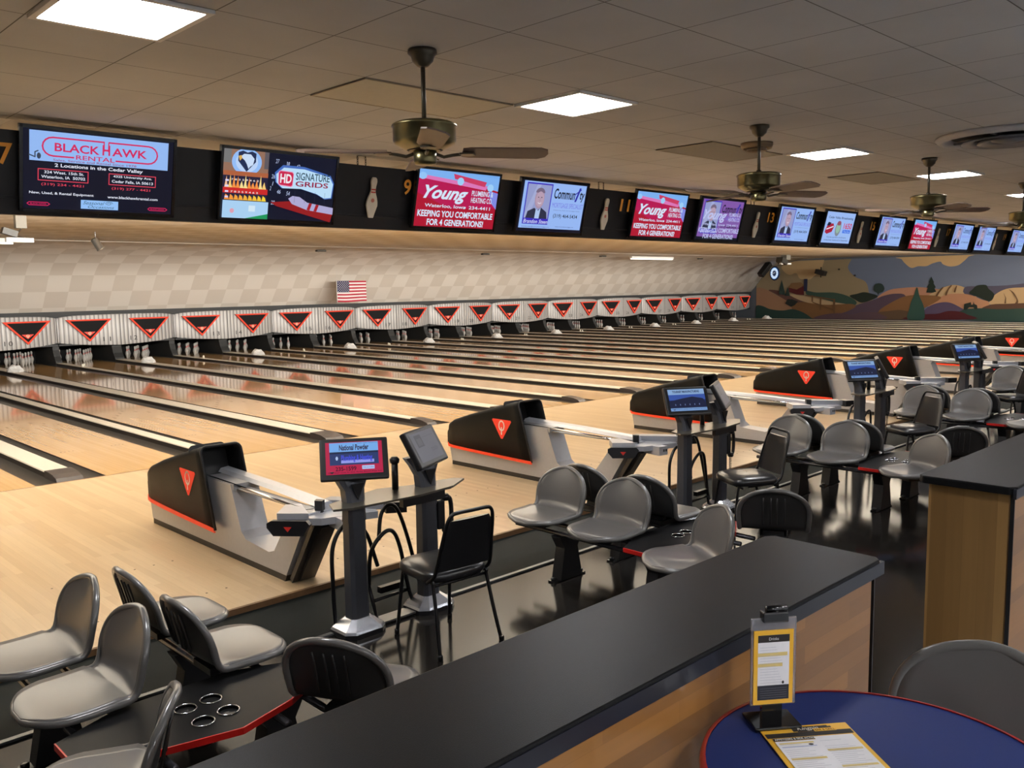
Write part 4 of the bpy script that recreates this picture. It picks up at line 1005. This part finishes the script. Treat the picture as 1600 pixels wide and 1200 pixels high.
    mb = MB(); mb.prism([(.10, -5.04), (.20, -5.0), (.47, -5.38), (.38, -5.46)], 'Z', .545, .60); mb.build('right_wing', mat('wing_grey', (150, 152, 158), .3, .4), r)
    mb = MB(); mb.prism([(.38, -5.36), (.50, -5.38), (.46, -5.56), (.34, -5.48)], 'Z', .53, .605, ); mb.build('wing_end', blk, r)
    mb = MB(); mb.prism([(-.12, -4.92), (-.03, -4.98), (-.14, -5.26), (-.29, -5.10)], 'Z', .525, .585); mb.build('left_wing', lsilver, r)
    mb = MB(); mb.prism([(-.02, -5.14), (.02, -5.10), (.05, -5.16), (.01, -5.19)], 'Z', .545, .63); mb.build('grip_post', blk, r)
    mb = MB(); mb.prism([(.0, .46), (.0, .545), (.22, .545), (.26, .50), (.20, .46)], 'X', 0, .11); q = mb.build('button_box', lsilver, r); q.matrix_local = Matrix.Translation((.0, -5.44, .0)) @ Matrix.Rotation(-.15, 4, 'Z')
    a = Art(0, .0015)
    for i in range(3): a.rect(-.038+i*.028, -.012, -.018+i*.028, .012, (40, 40, 44))
    a.build('buttons', r, frame((.06, -5.447, .505), (1, -.15, 0), (0, 0, 1)))
    # hexagonal display pod facing back-left
    base = frame((-.27, -5.215, .50), (.66, -.75, 0), (.05, .05, 1))
    hx = [(-.145, .035), (-.115, .052), (.125, .052), (.15, .025), (.105, -.05), (-.10, -.05), (-.145, .005)]
    mb = MB(); mb.prism(hx, 'Z', -.035, .02); q = mb.build('display_pod', blk, r); q.matrix_local = base
    a = Art(0, .0015); a.poly([(-.028, .012), (.028, .012), (0, -.022)], (206, 40, 30)); a.build('pod_logo', r, base @ Matrix.Translation((0, 0, .0205)))
    return r
br0 = ball_return()
lb = ['nearest black and silver ball return, in front of the left console', 'black and silver ball return behind the second seat group, second from the left', 'black and silver ball return partly hidden by the second console screen', 'fourth black and silver ball return, left of the third console', 'fifth ball return, its logo just right of the third console screen', 'sixth ball return, its logo half hidden by the farthest console screen', 'farthest ball return at the right edge of the photo']
for k in range(7):
    o = br0 if k == 0 else dup(br0); o.location = (k*PITCH+(.0, .07, .06, .0, 0, 0, -.03)[k], 0, 0); tag(o, lb[k], 'ball return', 'black and silver ball returns')

# ================================================================== CONSOLES
def post_part(r, x, yw, name_scr, pic):
    """one console post with its angled touch screen"""
    post = mat('post_graphite', (66, 68, 74), .38, .25)
    base = mat('foot_aluminium', (176, 178, 184), .25, .8)
    def oct_(hx, hy, c=.35): return [(-hx, -hy*(1-c)), (-hx*(1-c), -hy), (hx*(1-c), -hy), (hx, -hy*(1-c)), (hx, hy*(1-c)), (hx*(1-c), hy), (-hx*(1-c), hy), (-hx, hy*(1-c))]
    def loft(secs, name, m):
        mb = MB(); rows = [[(x+p[0], -5.88+dy+p[1], z) for p in oct_(hx, hy)] for z, hx, hy, dy in secs]
        mb.grid(rows, smooth=False, closed=True)
        for rr in (rows[0], rows[-1]): mb.bm.faces.new([mb.bm.verts.new(p) for p in rr])
        return mb.build(name, m, r)
    loft([(FL, .15, .13, 0), (FL+.03, .15, .13, 0)], 'foot_plate', blk)
    loft([(FL+.03, .148, .128, 0), (FL+.045, .14, .12, 0), (FL+.10, .072, .06, 0)], 'foot', base)
    loft([(FL+.10, .066, .055, 0), (.68, .062, .05, 0)], 'post', post)
    loft([(.66, .066, .054, 0), (.76, .062, .05, 0), (.86, .070, .045, .01), (.93, .11, .035, .02), (.985, .15, .03, .03)], 'post_head', post)
    R_ = Matrix.Translation((x, -5.88, 0)) 
    mb = MB(); mb.prism([(-.045, .05), (.045, .05), (0, -.05)], 'Y', -.0, .01); q = mb.build('triangle_inset', blk, r); q.matrix_local = Matrix.Translation((x, -5.938, .85))
    n = Vector((math.sin(yw)*math.cos(.5), -math.cos(yw)*math.cos(.5), math.sin(.5))); rx = Vector((math.cos(yw), math.sin(yw), 0)); uy = n.cross(rx)
    F = frame((x+.0, -5.905, 1.055), rx, uy)
    mb = MB(); mb.box((0, 0, -.022), (.415, .265, .044), None, .012); q = mb.build('screen_housing', blk, r); q.matrix_local = F
    mb = MB(); mb.box((0, -.06, -.06), (.16, .10, .06)); q = mb.build('screen_mount', post, r); q.matrix_local = F
    p = bpy.data.objects.new(name_scr, pic); COL.objects.link(p); p.parent = r; p.matrix_local = F @ Matrix.Translation((0, .004, .0015))
def pic_red():
    a = Art(.9, .0005); w_, h_ = .172, .103; a.rect(-w_, -h_, w_, h_, (186, 34, 74)); a.rect(-.148, .035, .148, h_-.004, (120, 176, 240)); a.rect(-.148, -.045, .148, .035, (44, 60, 110)); a.rect(-.148, .028, .148, .04, (30, 40, 70))
    a.text('National Powder', -.09, .048, .09, .085, (50, 30, 60), .1, .03); a.rect(-.08, -.034, .12, -.014, (150, 160, 240)); a.text('Plumbing & Heating', -.08, -.03, .11, .018, (70, 80, 220), .1, .03); a.ell(-.105, -.002, .008, .014, (180, 200, 240), 6)
    a.text('235-1599', -.115, -.083, .01, -.056, (50, 10, 40), 0, .02); a.rect(.045, -.078, .12, -.054, (180, 200, 246)); a.text('Visit us online', .05, -.07, .115, -.062, (60, 70, 120)); a.text('Number one in the Area Bowl Play Inn', -.16, -.099, .165, -.089, (50, 10, 40), 0, .01)
    a.text('Cedar Falls, Waterloo', .02, .088, .145, .094, (40, 60, 110)); return a.mesh('screen_picture')
def pic_grey():
    a = Art(.5, .0005); w_, h_ = .165, .10; a.rect(-w_, -h_, w_, h_, (104, 104, 118)); a.rect(-.12, .0, -.03, .085, (72, 74, 84)); a.rect(-.105, .01, -.045, .06, (88, 90, 100)); a.text('TOUCH', .03, -.05, .12, -.025, (70, 70, 86)); a.line([(-.02, .06), (.13, .06)], .003, (86, 88, 104)); return a.mesh('screen_picture')
def pic_blue():
    a = Art(.75, .0005); w_, h_ = .172, .103; a.rect(-w_, -h_, w_, h_, (22, 44, 104)); a.rect(-w_, .052, w_, h_, (150, 186, 232)); a.rect(-w_, -h_, w_, -.075, (130, 170, 225)); a.rect(-w_, .0, w_, .052, (60, 92, 180))
    a.poly([(-w_, -.01), (-.05, .015), (.05, .03), (.15, .01), (w_, -.04), (w_, -.075), (-w_, -.075)], (24, 30, 66)); a.text('TOURNEY MANUFACTURING', -.13, .068, .125, .09, (18, 26, 70), 0, .03)
    for i in range(6): a.ell(-.12+i*.045, -.045, .004, .009, (130, 150, 200), 6)
    a.text('Dedicated to quality and customer service', -.16, -.095, .16, -.083, (40, 60, 130)); return a.mesh('screen_picture')
PRD, PGR, PBL = pic_red(), pic_grey(), pic_blue()
def console(pl, prr):
    r = thing('score_console', '', 'score console')
    post_part(r, -.19, -.56, 'screen_picture', pl); post_part(r, .38, .45, 'screen_picture', prr)
    shelfm = mat('console_shelf', (70, 66, 58), .3, coat=.3); 
    mb = MB(); mb.prism([(-.40, -5.98), (-.30, -6.03), (.20, -6.06), (.50, -6.02), (.70, -5.90), (.66, -5.84), (.44, -5.80), (.32, -5.80), (.10, -5.72), (-.34, -5.84)], 'Z', .772, .785); mb.build('shelf', shelfm, r)
    mb = MB(); mb.bb(-.16, -5.93, .74, .56, -5.89, .772); mb.bb(.08, -6.03, .715, .42, -5.99, .772); mb.build('shelf_rail', blk, r)
    mb = MB(); mb.tube([(.175, -5.82, .76), (.175, -5.82, .97)], .022, 8); mb.lathe([(.03, .96), (.033, .975), (.033, .985), (.02, 1.0), (.005, 1.0)], (.175, -5.82, 0), 10); mb.build('handset_bar', blkm, r)
    # bent tube hoops between the posts
    t = .0135
    mb = MB(); mb.tube(curve_pts([(-.30, -5.80, FL+.02), (-.31, -5.80, .25), (-.30, -5.80, .50), (-.20, -5.80, .62), (-.06, -5.80, .55), (.03, -5.80, .30)], 7), t, 8); mb.build('tube_hoop', blkm, r)
    mb = MB(); mb.tube(curve_pts([(-.07, -5.84, .20), (-.06, -5.86, .42), (.02, -5.88, .53), (.10, -5.88, .53), (.17, -5.86, .40), (.24, -5.84, .12), (.30, -5.82, FL+.02)], 7), t, 8); mb.build('tube_hoop', blkm, r)
    mb = MB(); mb.tube(curve_pts([(.10, -5.72, .44), (.14, -5.70, .60), (.21, -5.70, .655), (.28, -5.70, .60), (.36, -5.70, .38), (.42, -5.72, .10), (.45, -5.74, FL+.02)], 7), t, 8); mb.build('tube_hoop', blkm, r)
    mb = MB(); mb.tube([(-.07, -5.84, .20), (-.03, -5.86, FL+.02)], t, 8); mb.tube([(-.05, -5.86, .10), (.24, -5.84, .10)], .012, 8); mb.bb(-.02, -5.90, .15, .16, -5.86, .19); mb.build('tube_brace', blkm, r)
    # foot bar
    mb = MB(); mb.bb(-.10, -5.93, FL+.01, .30, -5.83, FL+.022); mb.build('floor_bar', mat('bar_grey', (80, 80, 82), .35, .4), r)
    return r
def phone():
    r = thing('telephone', '', 'telephone')
    mb = MB(); mb.box((0, 0, 0), (.06, .05, .20), None, .01); mb.build('cradle', blk, r)
    mb = MB(); mb.tube(curve_pts([(.045, -.01, .125), (.085, -.01, .09), (.095, -.01, 0), (.085, -.01, -.09), (.045, -.01, -.125)], 5), .016, 8); mb.lathe([(.028, .09), (.03, .12), (.02, .135)], (.045, -.01, 0), 10); mb.lathe([(.02, -.135), (.03, -.12), (.028, -.09)], (.045, -.01, 0), 10); mb.build('handset', blk, r)
    mb = MB(); mb.tube([(.045+.012*math.cos(t*.9), -.01+.012*math.sin(t*.9), -.135-.0022*t) for t in range(0, 70)], .003, 5); mb.build('coiled_cord', blk, r)
    return r
ph0 = phone(); cn0 = console(PRD, PGR); cn1 = console(PBL, PGR)
lb = ['score console with a red advert screen beside a grey screen, nearest the camera', 'second score console with a blue screen, behind the second seat group', 'third score console with a blue screen, left of the fifth ball return logo', 'farthest score console with a dim blue screen near the right edge']
for k in range(4):
    o = cn0 if k == 0 else (cn1 if k == 1 else dup(cn1)); o.location = (k*PITCH+(0, .04, .09, .0)[k], 0, 0); tag(o, lb[k], 'score console', 'twin screen score consoles')
    p = ph0 if k == 0 else dup(ph0); p.location = (o.location.x+.475, -5.90, .575); tag(p, ['black telephone handset with a coiled cord on the nearest console', 'black telephone on the back post of the second console', 'black telephone on the back post of the third console', 'black telephone on the back post of the farthest console'][k], 'telephone', 'telephones hanging on the consoles')

# ================================================================== BLACK CHAIRS
vinyl = mat('black_vinyl', (24, 24, 26), .33, coat=.2, bump=.1, scale=120)
def black_chair():
    r = thing('stacking_chair', '', 'chair')
    t = .0115; hw = .205
    for s_ in (-1, 1):
        mb = MB(); mb.tube(curve_pts([(s_*.20, .24, 0), (s_*.185, .215, .22), (s_*.175, .19, .40), (s_*.175, .15, .43), (s_*.178, -.1, .43)], 5), t, 8); mb.lathe([(.016, 0), (.016, .03), (.012, .035)], (s_*.20, .24, 0), 8); mb.build('front_leg', blkm, r)
        mb = MB(); mb.tube(curve_pts([(s_*.225, -.27, 0), (s_*.205, -.215, .22), (s_*.195, -.17, .40), (s_*.195, -.15, .43), (s_*.18, .1, .415)], 5), t, 8); mb.lathe([(.016, 0), (.016, .03), (.012, .035)], (s_*.225, -.27, 0), 8); mb.build('rear_leg', blkm, r)
    mb = MB(); top = curve_pts([(-.205, -.12, .42), (-.20, -.195, .48), (-.185, -.235, .62), (-.165, -.28, .79), (-.14, -.295, .845), (-.10, -.30, .857), (0, -.30, .857), (.10, -.30, .857), (.14, -.295, .845), (.165, -.28, .79), (.185, -.235, .62), (.20, -.195, .48), (.205, -.12, .42)], 4)
    mb.tube(top, t, 8); mb.build('back_frame', blkm, r)
    mb = MB(); rows = []
    for i in range(9):
        s_ = i/8; z = .50+.31*s_; y = -.205-.078*s_; w_ = .195-.03*s_-(.03*max(0, s_-.85)/.15)
        rows.append([(w_*math.cos(a_), y+.016*math.sin(a_), z) for a_ in [2*PI*k/16 for k in range(16)]])
    mb.grid(rows, closed=True); mb.bm.faces.new([mb.bm.verts.new(p) for p in rows[0]]); mb.bm.faces.new([mb.bm.verts.new(p) for p in rows[-1]]); mb.build('backrest', vinyl, r)
    mb = MB(); n_ = 28
    def ring(sc_, z):
        out = []
        for k in range(n_):
            a_ = 2*PI*k/n_; c, s_ = math.cos(a_), math.sin(a_); e = .55
            out.append((sc_*.225*abs(c)**e*(1 if c > 0 else -1), .02+sc_*.225*abs(s_)**e*(1 if s_ > 0 else -1), z))
        return out
    rows = [ring(.05, .425), ring(.96, .425), ring(1.0, .44), ring(1.0, .462), ring(.95, .482), ring(.75, .497), ring(.4, .503), ring(.02, .504)]
    mb.grid(rows, closed=True); mb.build('seat', vinyl, r)
    mb = MB(); mb.tube([(-.20, -.2, .20), (.20, -.2, .20)], .008, 6) if False else None; mb.tube([(-.19, .16, .405), (.19, .16, .405)], .009, 6); mb.build('front_cross_bar', blkm, r); mb = MB(); mb.tube([(-.19, -.16, .405), (.19, -.16, .405)], .009, 6); mb.build('rear_cross_bar', blkm, r)
    return r
bc = black_chair()
for i, (x, y, rz, lb) in enumerate(((.125, -6.36, -5, 'black vinyl chair with an open topped back behind the nearest console'), (3.52, -6.42, 60, 'black vinyl chair at the second console, its back turned to the right'), (6.95, -6.46, 62, 'black vinyl chair at the third console, between grey seats'), (10.6, -6.45, 58, 'farthest black vinyl chair, at the last console'))):
    o = bc if i == 0 else dup(bc); o.location = (x, y, FL); o.rotation_euler = (0, 0, math.radians(rz)); tag(o, lb, 'chair', 'black vinyl chairs at the consoles')

# ================================================================== MOLDED SEATS
def molded(name, sw=.47, high=.36):
    """shell seat facing +x, origin at the middle of the seat at floor height below"""
    r = thing(name, '', 'seat')
    # centre line of the shell (arc parameter), then half width along it
    NN = 34; pts = []
    for i in range(241):
        t = i/240
        if t < .46: u = t/.46; pts.append((.245-.365*u, .440-.010*math.sin(PI*u)-(.014*(1-u/.10)**2 if u < .10 else 0)))
        elif t < .60: u = (t-.46)/.14; a_ = u*1.40; pts.append((-.12-.072*math.sin(a_), .440+.072*(1-math.cos(a_))))
        else: u = (t-.60)/.40; pts.append((-.191-.075*u**1.3, .5+(high-.108)*u))
    S = [0.0]
    for a_, b_ in zip(pts, pts[1:]): S.append(S[-1]+math.hypot(b_[0]-a_[0], b_[1]-a_[1]))
    Lt = S[-1]; rows = []; cols = 13
    for i in range(NN+1):
        s_ = Lt*(.5-.5*math.cos(PI*i/NN)); j = min(239, max(k for k in range(241) if S[k] <= s_+1e-9)); f = (s_-S[j])/(S[j+1]-S[j])
        x = pts[j][0]+(pts[j+1][0]-pts[j][0])*f; z = pts[j][1]+(pts[j+1][1]-pts[j][1])*f
        hw = sw/2; fr_, bk = .17, .19
        if s_ < fr_: hw *= max(.05, (1-((fr_-s_)/fr_)**2.3))**.46
        if s_ > Lt-bk: hw *= max(.03, (1-((s_-Lt+bk)/bk)**2.2))**.5
        waist = 1-.05*math.exp(-((s_-Lt*.56)/.07)**2); hw *= waist
        row = []
        for jj in range(cols):
            v = -1+2*jj/(cols-1)
            if s_ < Lt*.48: row.append((x, v*hw, z+.014*v*v*min(1, s_/.15)))
            else: row.append((x+.030*v*v*min(1, (s_-Lt*.48)/.1)*(hw/(sw/2)), v*hw, z))
        rows.append(row)
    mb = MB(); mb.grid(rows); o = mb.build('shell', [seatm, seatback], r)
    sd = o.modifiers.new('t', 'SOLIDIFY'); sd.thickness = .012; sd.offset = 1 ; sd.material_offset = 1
    loop = rows[0]+[q[-1] for q in rows[1:-1]]+rows[-1][::-1]+[q[0] for q in rows[1:-1]][::-1]
    c = Vector((0, 0, 0)); P = [Vector(p) for p in loop]; ded = [P[0]]
    for p in P[1:]:
        if (p-ded[-1]).length > .012: ded.append(p)
    for _ in range(2): ded = [(ded[i-1]+2*ded[i]+ded[(i+1) % len(ded)])/4 for i in range(len(ded))]
    mb = MB(); mb.tube([p-Vector((0, 0, .006)) for p in ded], .0165, 8, closed=True); mb.build('rolled_rim', rimm, r)
    mb = MB(); mb.bb(-.13, -.09, .368, .10, .09, .40); mb.bb(-.10, -.07, .40, -.06, .07, .425); mb.bb(.04, -.07, .40, .08, .07, .425); mb.build('seat_bracket', blk, r)
    mb = MB()
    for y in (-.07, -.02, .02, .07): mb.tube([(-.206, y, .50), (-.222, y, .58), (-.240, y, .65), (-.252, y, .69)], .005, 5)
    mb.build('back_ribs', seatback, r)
    return r
ms = molded('molded_seat'); used = [False]
def seat(x, y, deg, lab, grp='grey molded seats in front of the lanes', z=FL):
    o = dup(ms) if used[0] else ms; used[0] = True
    o.location = (x, y, z); o.rotation_euler = (0, 0, math.radians(deg)); tag(o, lab, 'seat', grp); return o
CL = -1.695
gname = ['in the nearest seat group at the bottom left', 'in the second seat group from the left', 'in the third seat group from the left', 'in the fourth seat group from the left', 'in the farthest seat group, right edge']
def beam_frame():
    r = thing('seating_beam', '', 'seat frame')
    for s_ in (-1, 1):
        mb = MB()
        for dx in (-.09, .09): mb.tube([(s_*(.33+dx), -5.72, .30), (s_*(.33+dx), -7.25, .30)], .017, 8)
        mb.build('beam', mat('beam_steel', (84, 84, 88), .25, .7), r)
        for y in (-6.15, -6.98):
            mb = MB(); mb.prism([(s_*.33-.115, FL+.012), (s_*.33+.115, FL+.012), (s_*.33+.07, .19), (s_*.33+.12, .283), (s_*.33-.12, .283), (s_*.33-.07, .19)], 'Y', y-.045, y+.045); q = mb.build('pedestal', blk, r)
            mb = MB(); mb.box((s_*.33, y, FL+.006), (.34, .06, .012)); mb.lathe([(.02, FL+.012), (.02, FL+.03), (.01, FL+.034)], (s_*.33-.145, y, 0), 8); mb.lathe([(.02, FL+.012), (.02, FL+.03), (.01, FL+.034)], (s_*.33+.145, y, 0), 8); mb.build('foot_plate', chrome if False else blkm, r)
    return r
def cup_table():
    r = thing('cup_holder_table', '', 'table')
    P = [(-.53, -6.84), (-.53, -7.03), (-.30, -7.17), (.04, -7.25), (.30, -7.17), (.53, -7.03), (.53, -6.84), (.25, -6.72), (-.25, -6.72)]
    holes = [(-.055, -6.935), (.06, -6.925), (-.05, -7.09), (.065, -7.075)]
    from mathutils.geometry import tessellate_polygon
    hp = [[(cx+.043*math.cos(-2*PI*i/18), cy+.043*math.sin(-2*PI*i/18)) for i in range(18)] for cx, cy in holes]
    loops = [P]+hp; flat = [p for l in loops for p in l]
    tris = tessellate_polygon([[Vector((p[0], p[1], 0)) for p in l] for l in loops])
    bm = bmesh.new()
    for z in (.36, .335):
        V = [bm.verts.new((p[0], p[1], z)) for p in flat]
        for t in tris: bm.faces.new([V[i] for i in t])
    off = len(P)
    for l in hp:
        for i in range(18):
            a_, b_ = l[i], l[(i+1) % 18]; bm.faces.new([bm.verts.new(q) for q in ((a_[0], a_[1], .36), (b_[0], b_[1], .36), (b_[0], b_[1], .335), (a_[0], a_[1], .335))])
    bmesh.ops.recalc_face_normals(bm, faces=bm.faces[:])
    me = bpy.data.meshes.new('table_top'); bm.to_mesh(me); bm.free(); me.materials.append(lam); o = bpy.data.objects.new('table_top', me); COL.objects.link(o); o.parent = r
    mb = MB(); n_ = len(P)
    for i in range(6):
        a_, b_ = Vector(P[i]), Vector(P[(i+1) % n_]); d = (b_-a_).normalized(); q = Vector((d.y, -d.x))*.006
        if (a_+q-Vector((0, -6.95))).length < (a_-q-Vector((0, -6.95))).length: q = -q
        mb.prism([tuple(a_), tuple(b_), tuple(b_+q), tuple(a_+q)], 'Z', .333, .3605)
    mb.build('edge_band', redt, r)
    for cx, cy in holes:
        mb = MB(); mb.tube([(cx+.044*math.cos(2*PI*i/20), cy+.044*math.sin(2*PI*i/20), .362) for i in range(20)], .0035, 6, closed=True); mb.build('chrome_ring', chrome, r)
        mb = MB(); mb.lathe([(.041, .35), (.038, .27), (.005, .268)], (cx, cy, 0), 16); mb.build('cup_well', mat('cup_black', (10, 10, 10), .4), r)
    mb = MB(); mb.bb(-.40, -7.0, .318, .40, -6.95, .3345); mb.build('support', blk, r)
    return r
bf = beam_frame(); ct = cup_table()
for k in range(5):
    cx = CL+k*PITCH
    o = bf if k == 0 else dup(bf); o.location = (cx, 0, 0); tag(o, 'black steel seat frame '+gname[k], 'seat frame', 'black seat frames')
    o = ct if k == 0 else dup(ct); o.location = (cx, 0, 0); tag(o, 'black four cup table '+gname[k], 'table', 'cup holder tables')
    seat(cx-.33, -5.93, 180, 'left facing grey seat nearest the lanes, '+gname[k][7:]); seat(cx-.33, -6.53, 180, 'left facing middle grey seat '+gname[k])
    seat(cx+.33, -5.93, 0, 'right facing grey seat nearest the lanes, '+gname[k][7:]); seat(cx+.33, -6.53, 0, 'right facing middle grey seat '+gname[k])
    seat(cx-.53, -7.33, 150, 'grey seat left of the cup table, '+gname[k][7:]); seat(cx+.53, -7.33, 30, 'grey seat right of the cup table, '+gname[k][7:])

# ================================================================== COUNTERS
ctw = planks('counter_maple_h', (150, 104, 52), (120, 81, 38), .055, .45, .35, 'XZ', gap=(110, 70, 36), mortar=.001, coat=.3, stain=.15)
ctv = planks('counter_maple_v', (150, 116, 70), (118, 88, 50), .07, 2.5, .35, 'Z', gap=(84, 58, 30), mortar=.001, coat=.3, stain=.15)
def counter(x0, x1, lab):
    r = thing('divider_counter', lab, 'counter')
    mb = MB(); mb.prism([(x0, -9.255), (x1-.03, -9.255), (x1, -9.23), (x1, -8.87), (x1-.03, -8.845), (x0, -8.845)], 'Z', 1.165, 1.2) if x0 < -5 else mb.prism([(x0, -9.23), (x0+.03, -9.255), (x1, -9.255), (x1, -8.845), (x0+.03, -8.845), (x0, -8.87)], 'Z', 1.165, 1.2)
    o = mb.build('counter_top', lam, r); bv = o.modifiers.new('b', 'BEVEL'); bv.width = .006; bv.segments = 2
    mb = MB(); mb.bb(x0+(.0 if x0 < -5 else .004), -9.258, 1.150, x1-(.004 if x0 < -5 else 0), -9.245, 1.192); mb.build('front_edge', laminate_e, r)
    xa, xb = (x0, x1-.045) if x0 < -5 else (x0+.07, x1)
    mb = MB(); mb.bb(xa, -9.235, FL, xb, -9.215, 1.165); mb.build('front_panel', ctw, r)
    mb = MB(); mb.bb(xa, -8.90, FL, xb, -8.88, 1.165); mb.build('rear_panel', ctw, r)
    e = xb if x0 < -5 else xa
    mb = MB(); mb.bb(e-.012, -9.214, FL, e+.012, -8.878, 1.165); mb.build('end_panel', ctv, r)
    q = 1 if x0 < -5 else -1
    mb = MB(); mb.bb(e+q*.0125, -9.239, FL, e+q*.018, -9.222, 1.16); mb.build('corner_trim', blk, r)
    mb = MB(); mb.bb(xa+.02, -9.215, FL, xb-.02, -8.90, 1.16); mb.build('core', blk, r)
    return r
laminate_e = laminate_m = laminate = laminate_edge = lamedge
counter(-10.5, -.42, 'long black topped maple counter crossing the foreground')
counter(.90, 12.0, 'second black topped maple counter, at the right edge of the photo')

# ================================================================== FOREGROUND TABLE
bluem = mat('blue_laminate', (32, 46, 98), .45, spec=.2, scale=300, var=.12)
TC = (-1.375, -9.665); TZ = 1.035
r = thing('round_table', 'round blue table with a red edge in the bottom right corner', 'table', (TC[0], TC[1], UF))
mb = MB(); mb.lathe([(.01, TZ-UF-.03), (.376, TZ-UF-.03), (.376, TZ-UF), (.01, TZ-UF)], (0, 0, 0), 64); o = mb.build('table_top', bluem, r)
for p in o.data.polygons: p.use_smooth = False
mb = MB(); mb.lathe([(.376, TZ-UF-.034), (.388, TZ-UF-.03), (.390, TZ-UF-.012), (.386, TZ-UF+.001), (.376, TZ-UF+.003)], (0, 0, 0), 64, cap=False); mb.build('red_edge', mat('table_red', (190, 30, 34), .3, coat=.3), r)
mb = MB(); mb.lathe([(.25, 0), (.25, .015), (.05, .05), (.035, .08), (.035, TZ-UF-.04), (.12, TZ-UF-.03)], (0, 0, 0), 24); mb.build('pedestal', blkm, r)
o = dup(ms); o.location = (-.90, -9.66, UF+.035); o.rotation_euler = (0, 0, math.radians(180)); o.scale = (1.0, 1.02, 1.0)
tag(o, 'large grey molded chair behind the blue table, cut by the right edge', 'chair')
mb = MB(); mb.lathe([(.22, -.02), (.22, 0), (.03, .03), (.03, .38)], (0, 0, 0), 20); mb.build('pedestal', blkm, o)
# menu sheet on the table
YEL = (226, 172, 44)
def menu_frame(): 
    a_ = Vector((-1.405, -9.380, 0)); b_ = Vector((-1.231, -9.515, 0)); dx = (b_-a_).normalized(); return a_, dx
pa, dx = menu_frame(); dy = Vector((dx.y, -dx.x, 0)) # towards the camera
if dy.y > 0: dy = -dy
r = thing('menu_sheet', 'flat yellow and black printed menu lying on the blue table', 'menu')
r.matrix_world = frame((pa.x, pa.y, TZ+.003), dx, -dy)
mb = MB(); mb.bb(0, -.279, 0, .216, 0, .0022); mb.build('card', mat('menu_yellow', YEL, .35, coat=.4), r)
a = Art(0, .0002); K = (34, 28, 24); Wt = (222, 220, 222); TN = (214, 190, 120)
a.rect(.003, -.050, .213, -.030, K); a.rect(.085, -.030, .165, -.007, K); a.rect(.075, -.028, .172, -.012, K)
a.text('Kingpin', .088, -.027, .140, -.009, (230, 226, 214), .3); a.rect(.125, -.033, .178, -.020, YEL); a.text('BAR & GRILL', .128, -.031, .176, -.023, K, 0, .02)
a.rect(.012, -.066, .120, -.054, K); a.rect(.012, -.270, .204, -.068, Wt); a.rect(.110, -.07, .204, -.056, Wt)
a.text('APPETIZERS & SIDE ACTION', .015, -.064, .117, -.056, (230, 226, 214), 0, .02)
for x0, x1, y0, y1 in ((.018, .100, -.082, -.076), (.115, .198, -.122, -.114), (.018, .10, -.15, -.142), (.115, .198, -.19, -.182)): a.rect(x0, y0, x1, y1, TN)
a.rect(.018, -.098, .10, -.094, (170, 176, 200))
for c in (.018, .112):
    for i in range(22):
        if i in (1, 2): continue
        y = -.086-i*.008; a.line([(c, y), (c+.05+.03*((i*37) % 5)/5, y)], .0009, (150, 150, 160))
a.ell(.082, -.104, .006, .004, K, 10)
a.build('print', r, Matrix.Translation((0, 0, .0023)))
# menu stand
r = thing('menu_stand', 'black table stand with clipped yellow bordered drinks card on the blue table', 'menu stand')
BX, BY = -1.352, -9.385
sx = Vector((.80, -.60, 0))
r.matrix_world = frame((BX, BY, TZ+.002), sx, (sx.y*-1, sx.x, 0))
mb = MB(); mb.box((0, 0, .005), (.115, .085, .010), None, .003); mb.build('foot', mat('glossy_black', (12, 12, 13), .12, coat=.6), r)
mb = MB(); mb.box((0, .005, .03), (.05, .012, .05)); mb.build('neck', _m['glossy_black'], r)
mb = MB(); mb.box((0, -.002, .155), (.112, .007, .215), None, .002); mb.build('clear_sleeve', mat('clear_sleeve', (225, 225, 230), .15, trans=.85, coat=.4), r)
mb = MB(); mb.box((-.002, -.0075, .143), (.098, .0030, .182)); mb.build('card', mat('menu_yellow', YEL, .35, coat=.4), r)
a = Art(0, .0002); a.rect(-.039, -.080, .039, .080, Wt); a.rect(-.039, .062, .039, .080, K); a.rect(-.039, -.080, .039, -.044, (36, 38, 48)); a.text('Drinks', -.012, .067, .012, .074, (220, 220, 220))
a.rect(-.039, .028, .034, .037, TN); a.rect(-.039, .002, .022, .011, TN)
for i in range(14): a.line([(-.034, .050-i*.0066), (.005+.02*((i*29) % 7)/7, .050-i*.0066)], .0006, (160, 160, 172))
for i in range(5): a.line([(-.034, -.05-i*.0055), (.032, -.05-i*.0055)], .0006, (120, 120, 130))
a.ell(.022, -.036, .003, .004, K, 8)
a.build('print', r, frame((-.002, -.0092, .143), (1, 0, 0), (0, 0, 1)))
mb = MB(); mb.box((0, -.004, .268), (.062, .028, .026), None, .004); mb.tube([(-.02, -.004, .285), (.03, -.004, .285)], .008, 8); mb.build('clip', _m['glossy_black'], r)
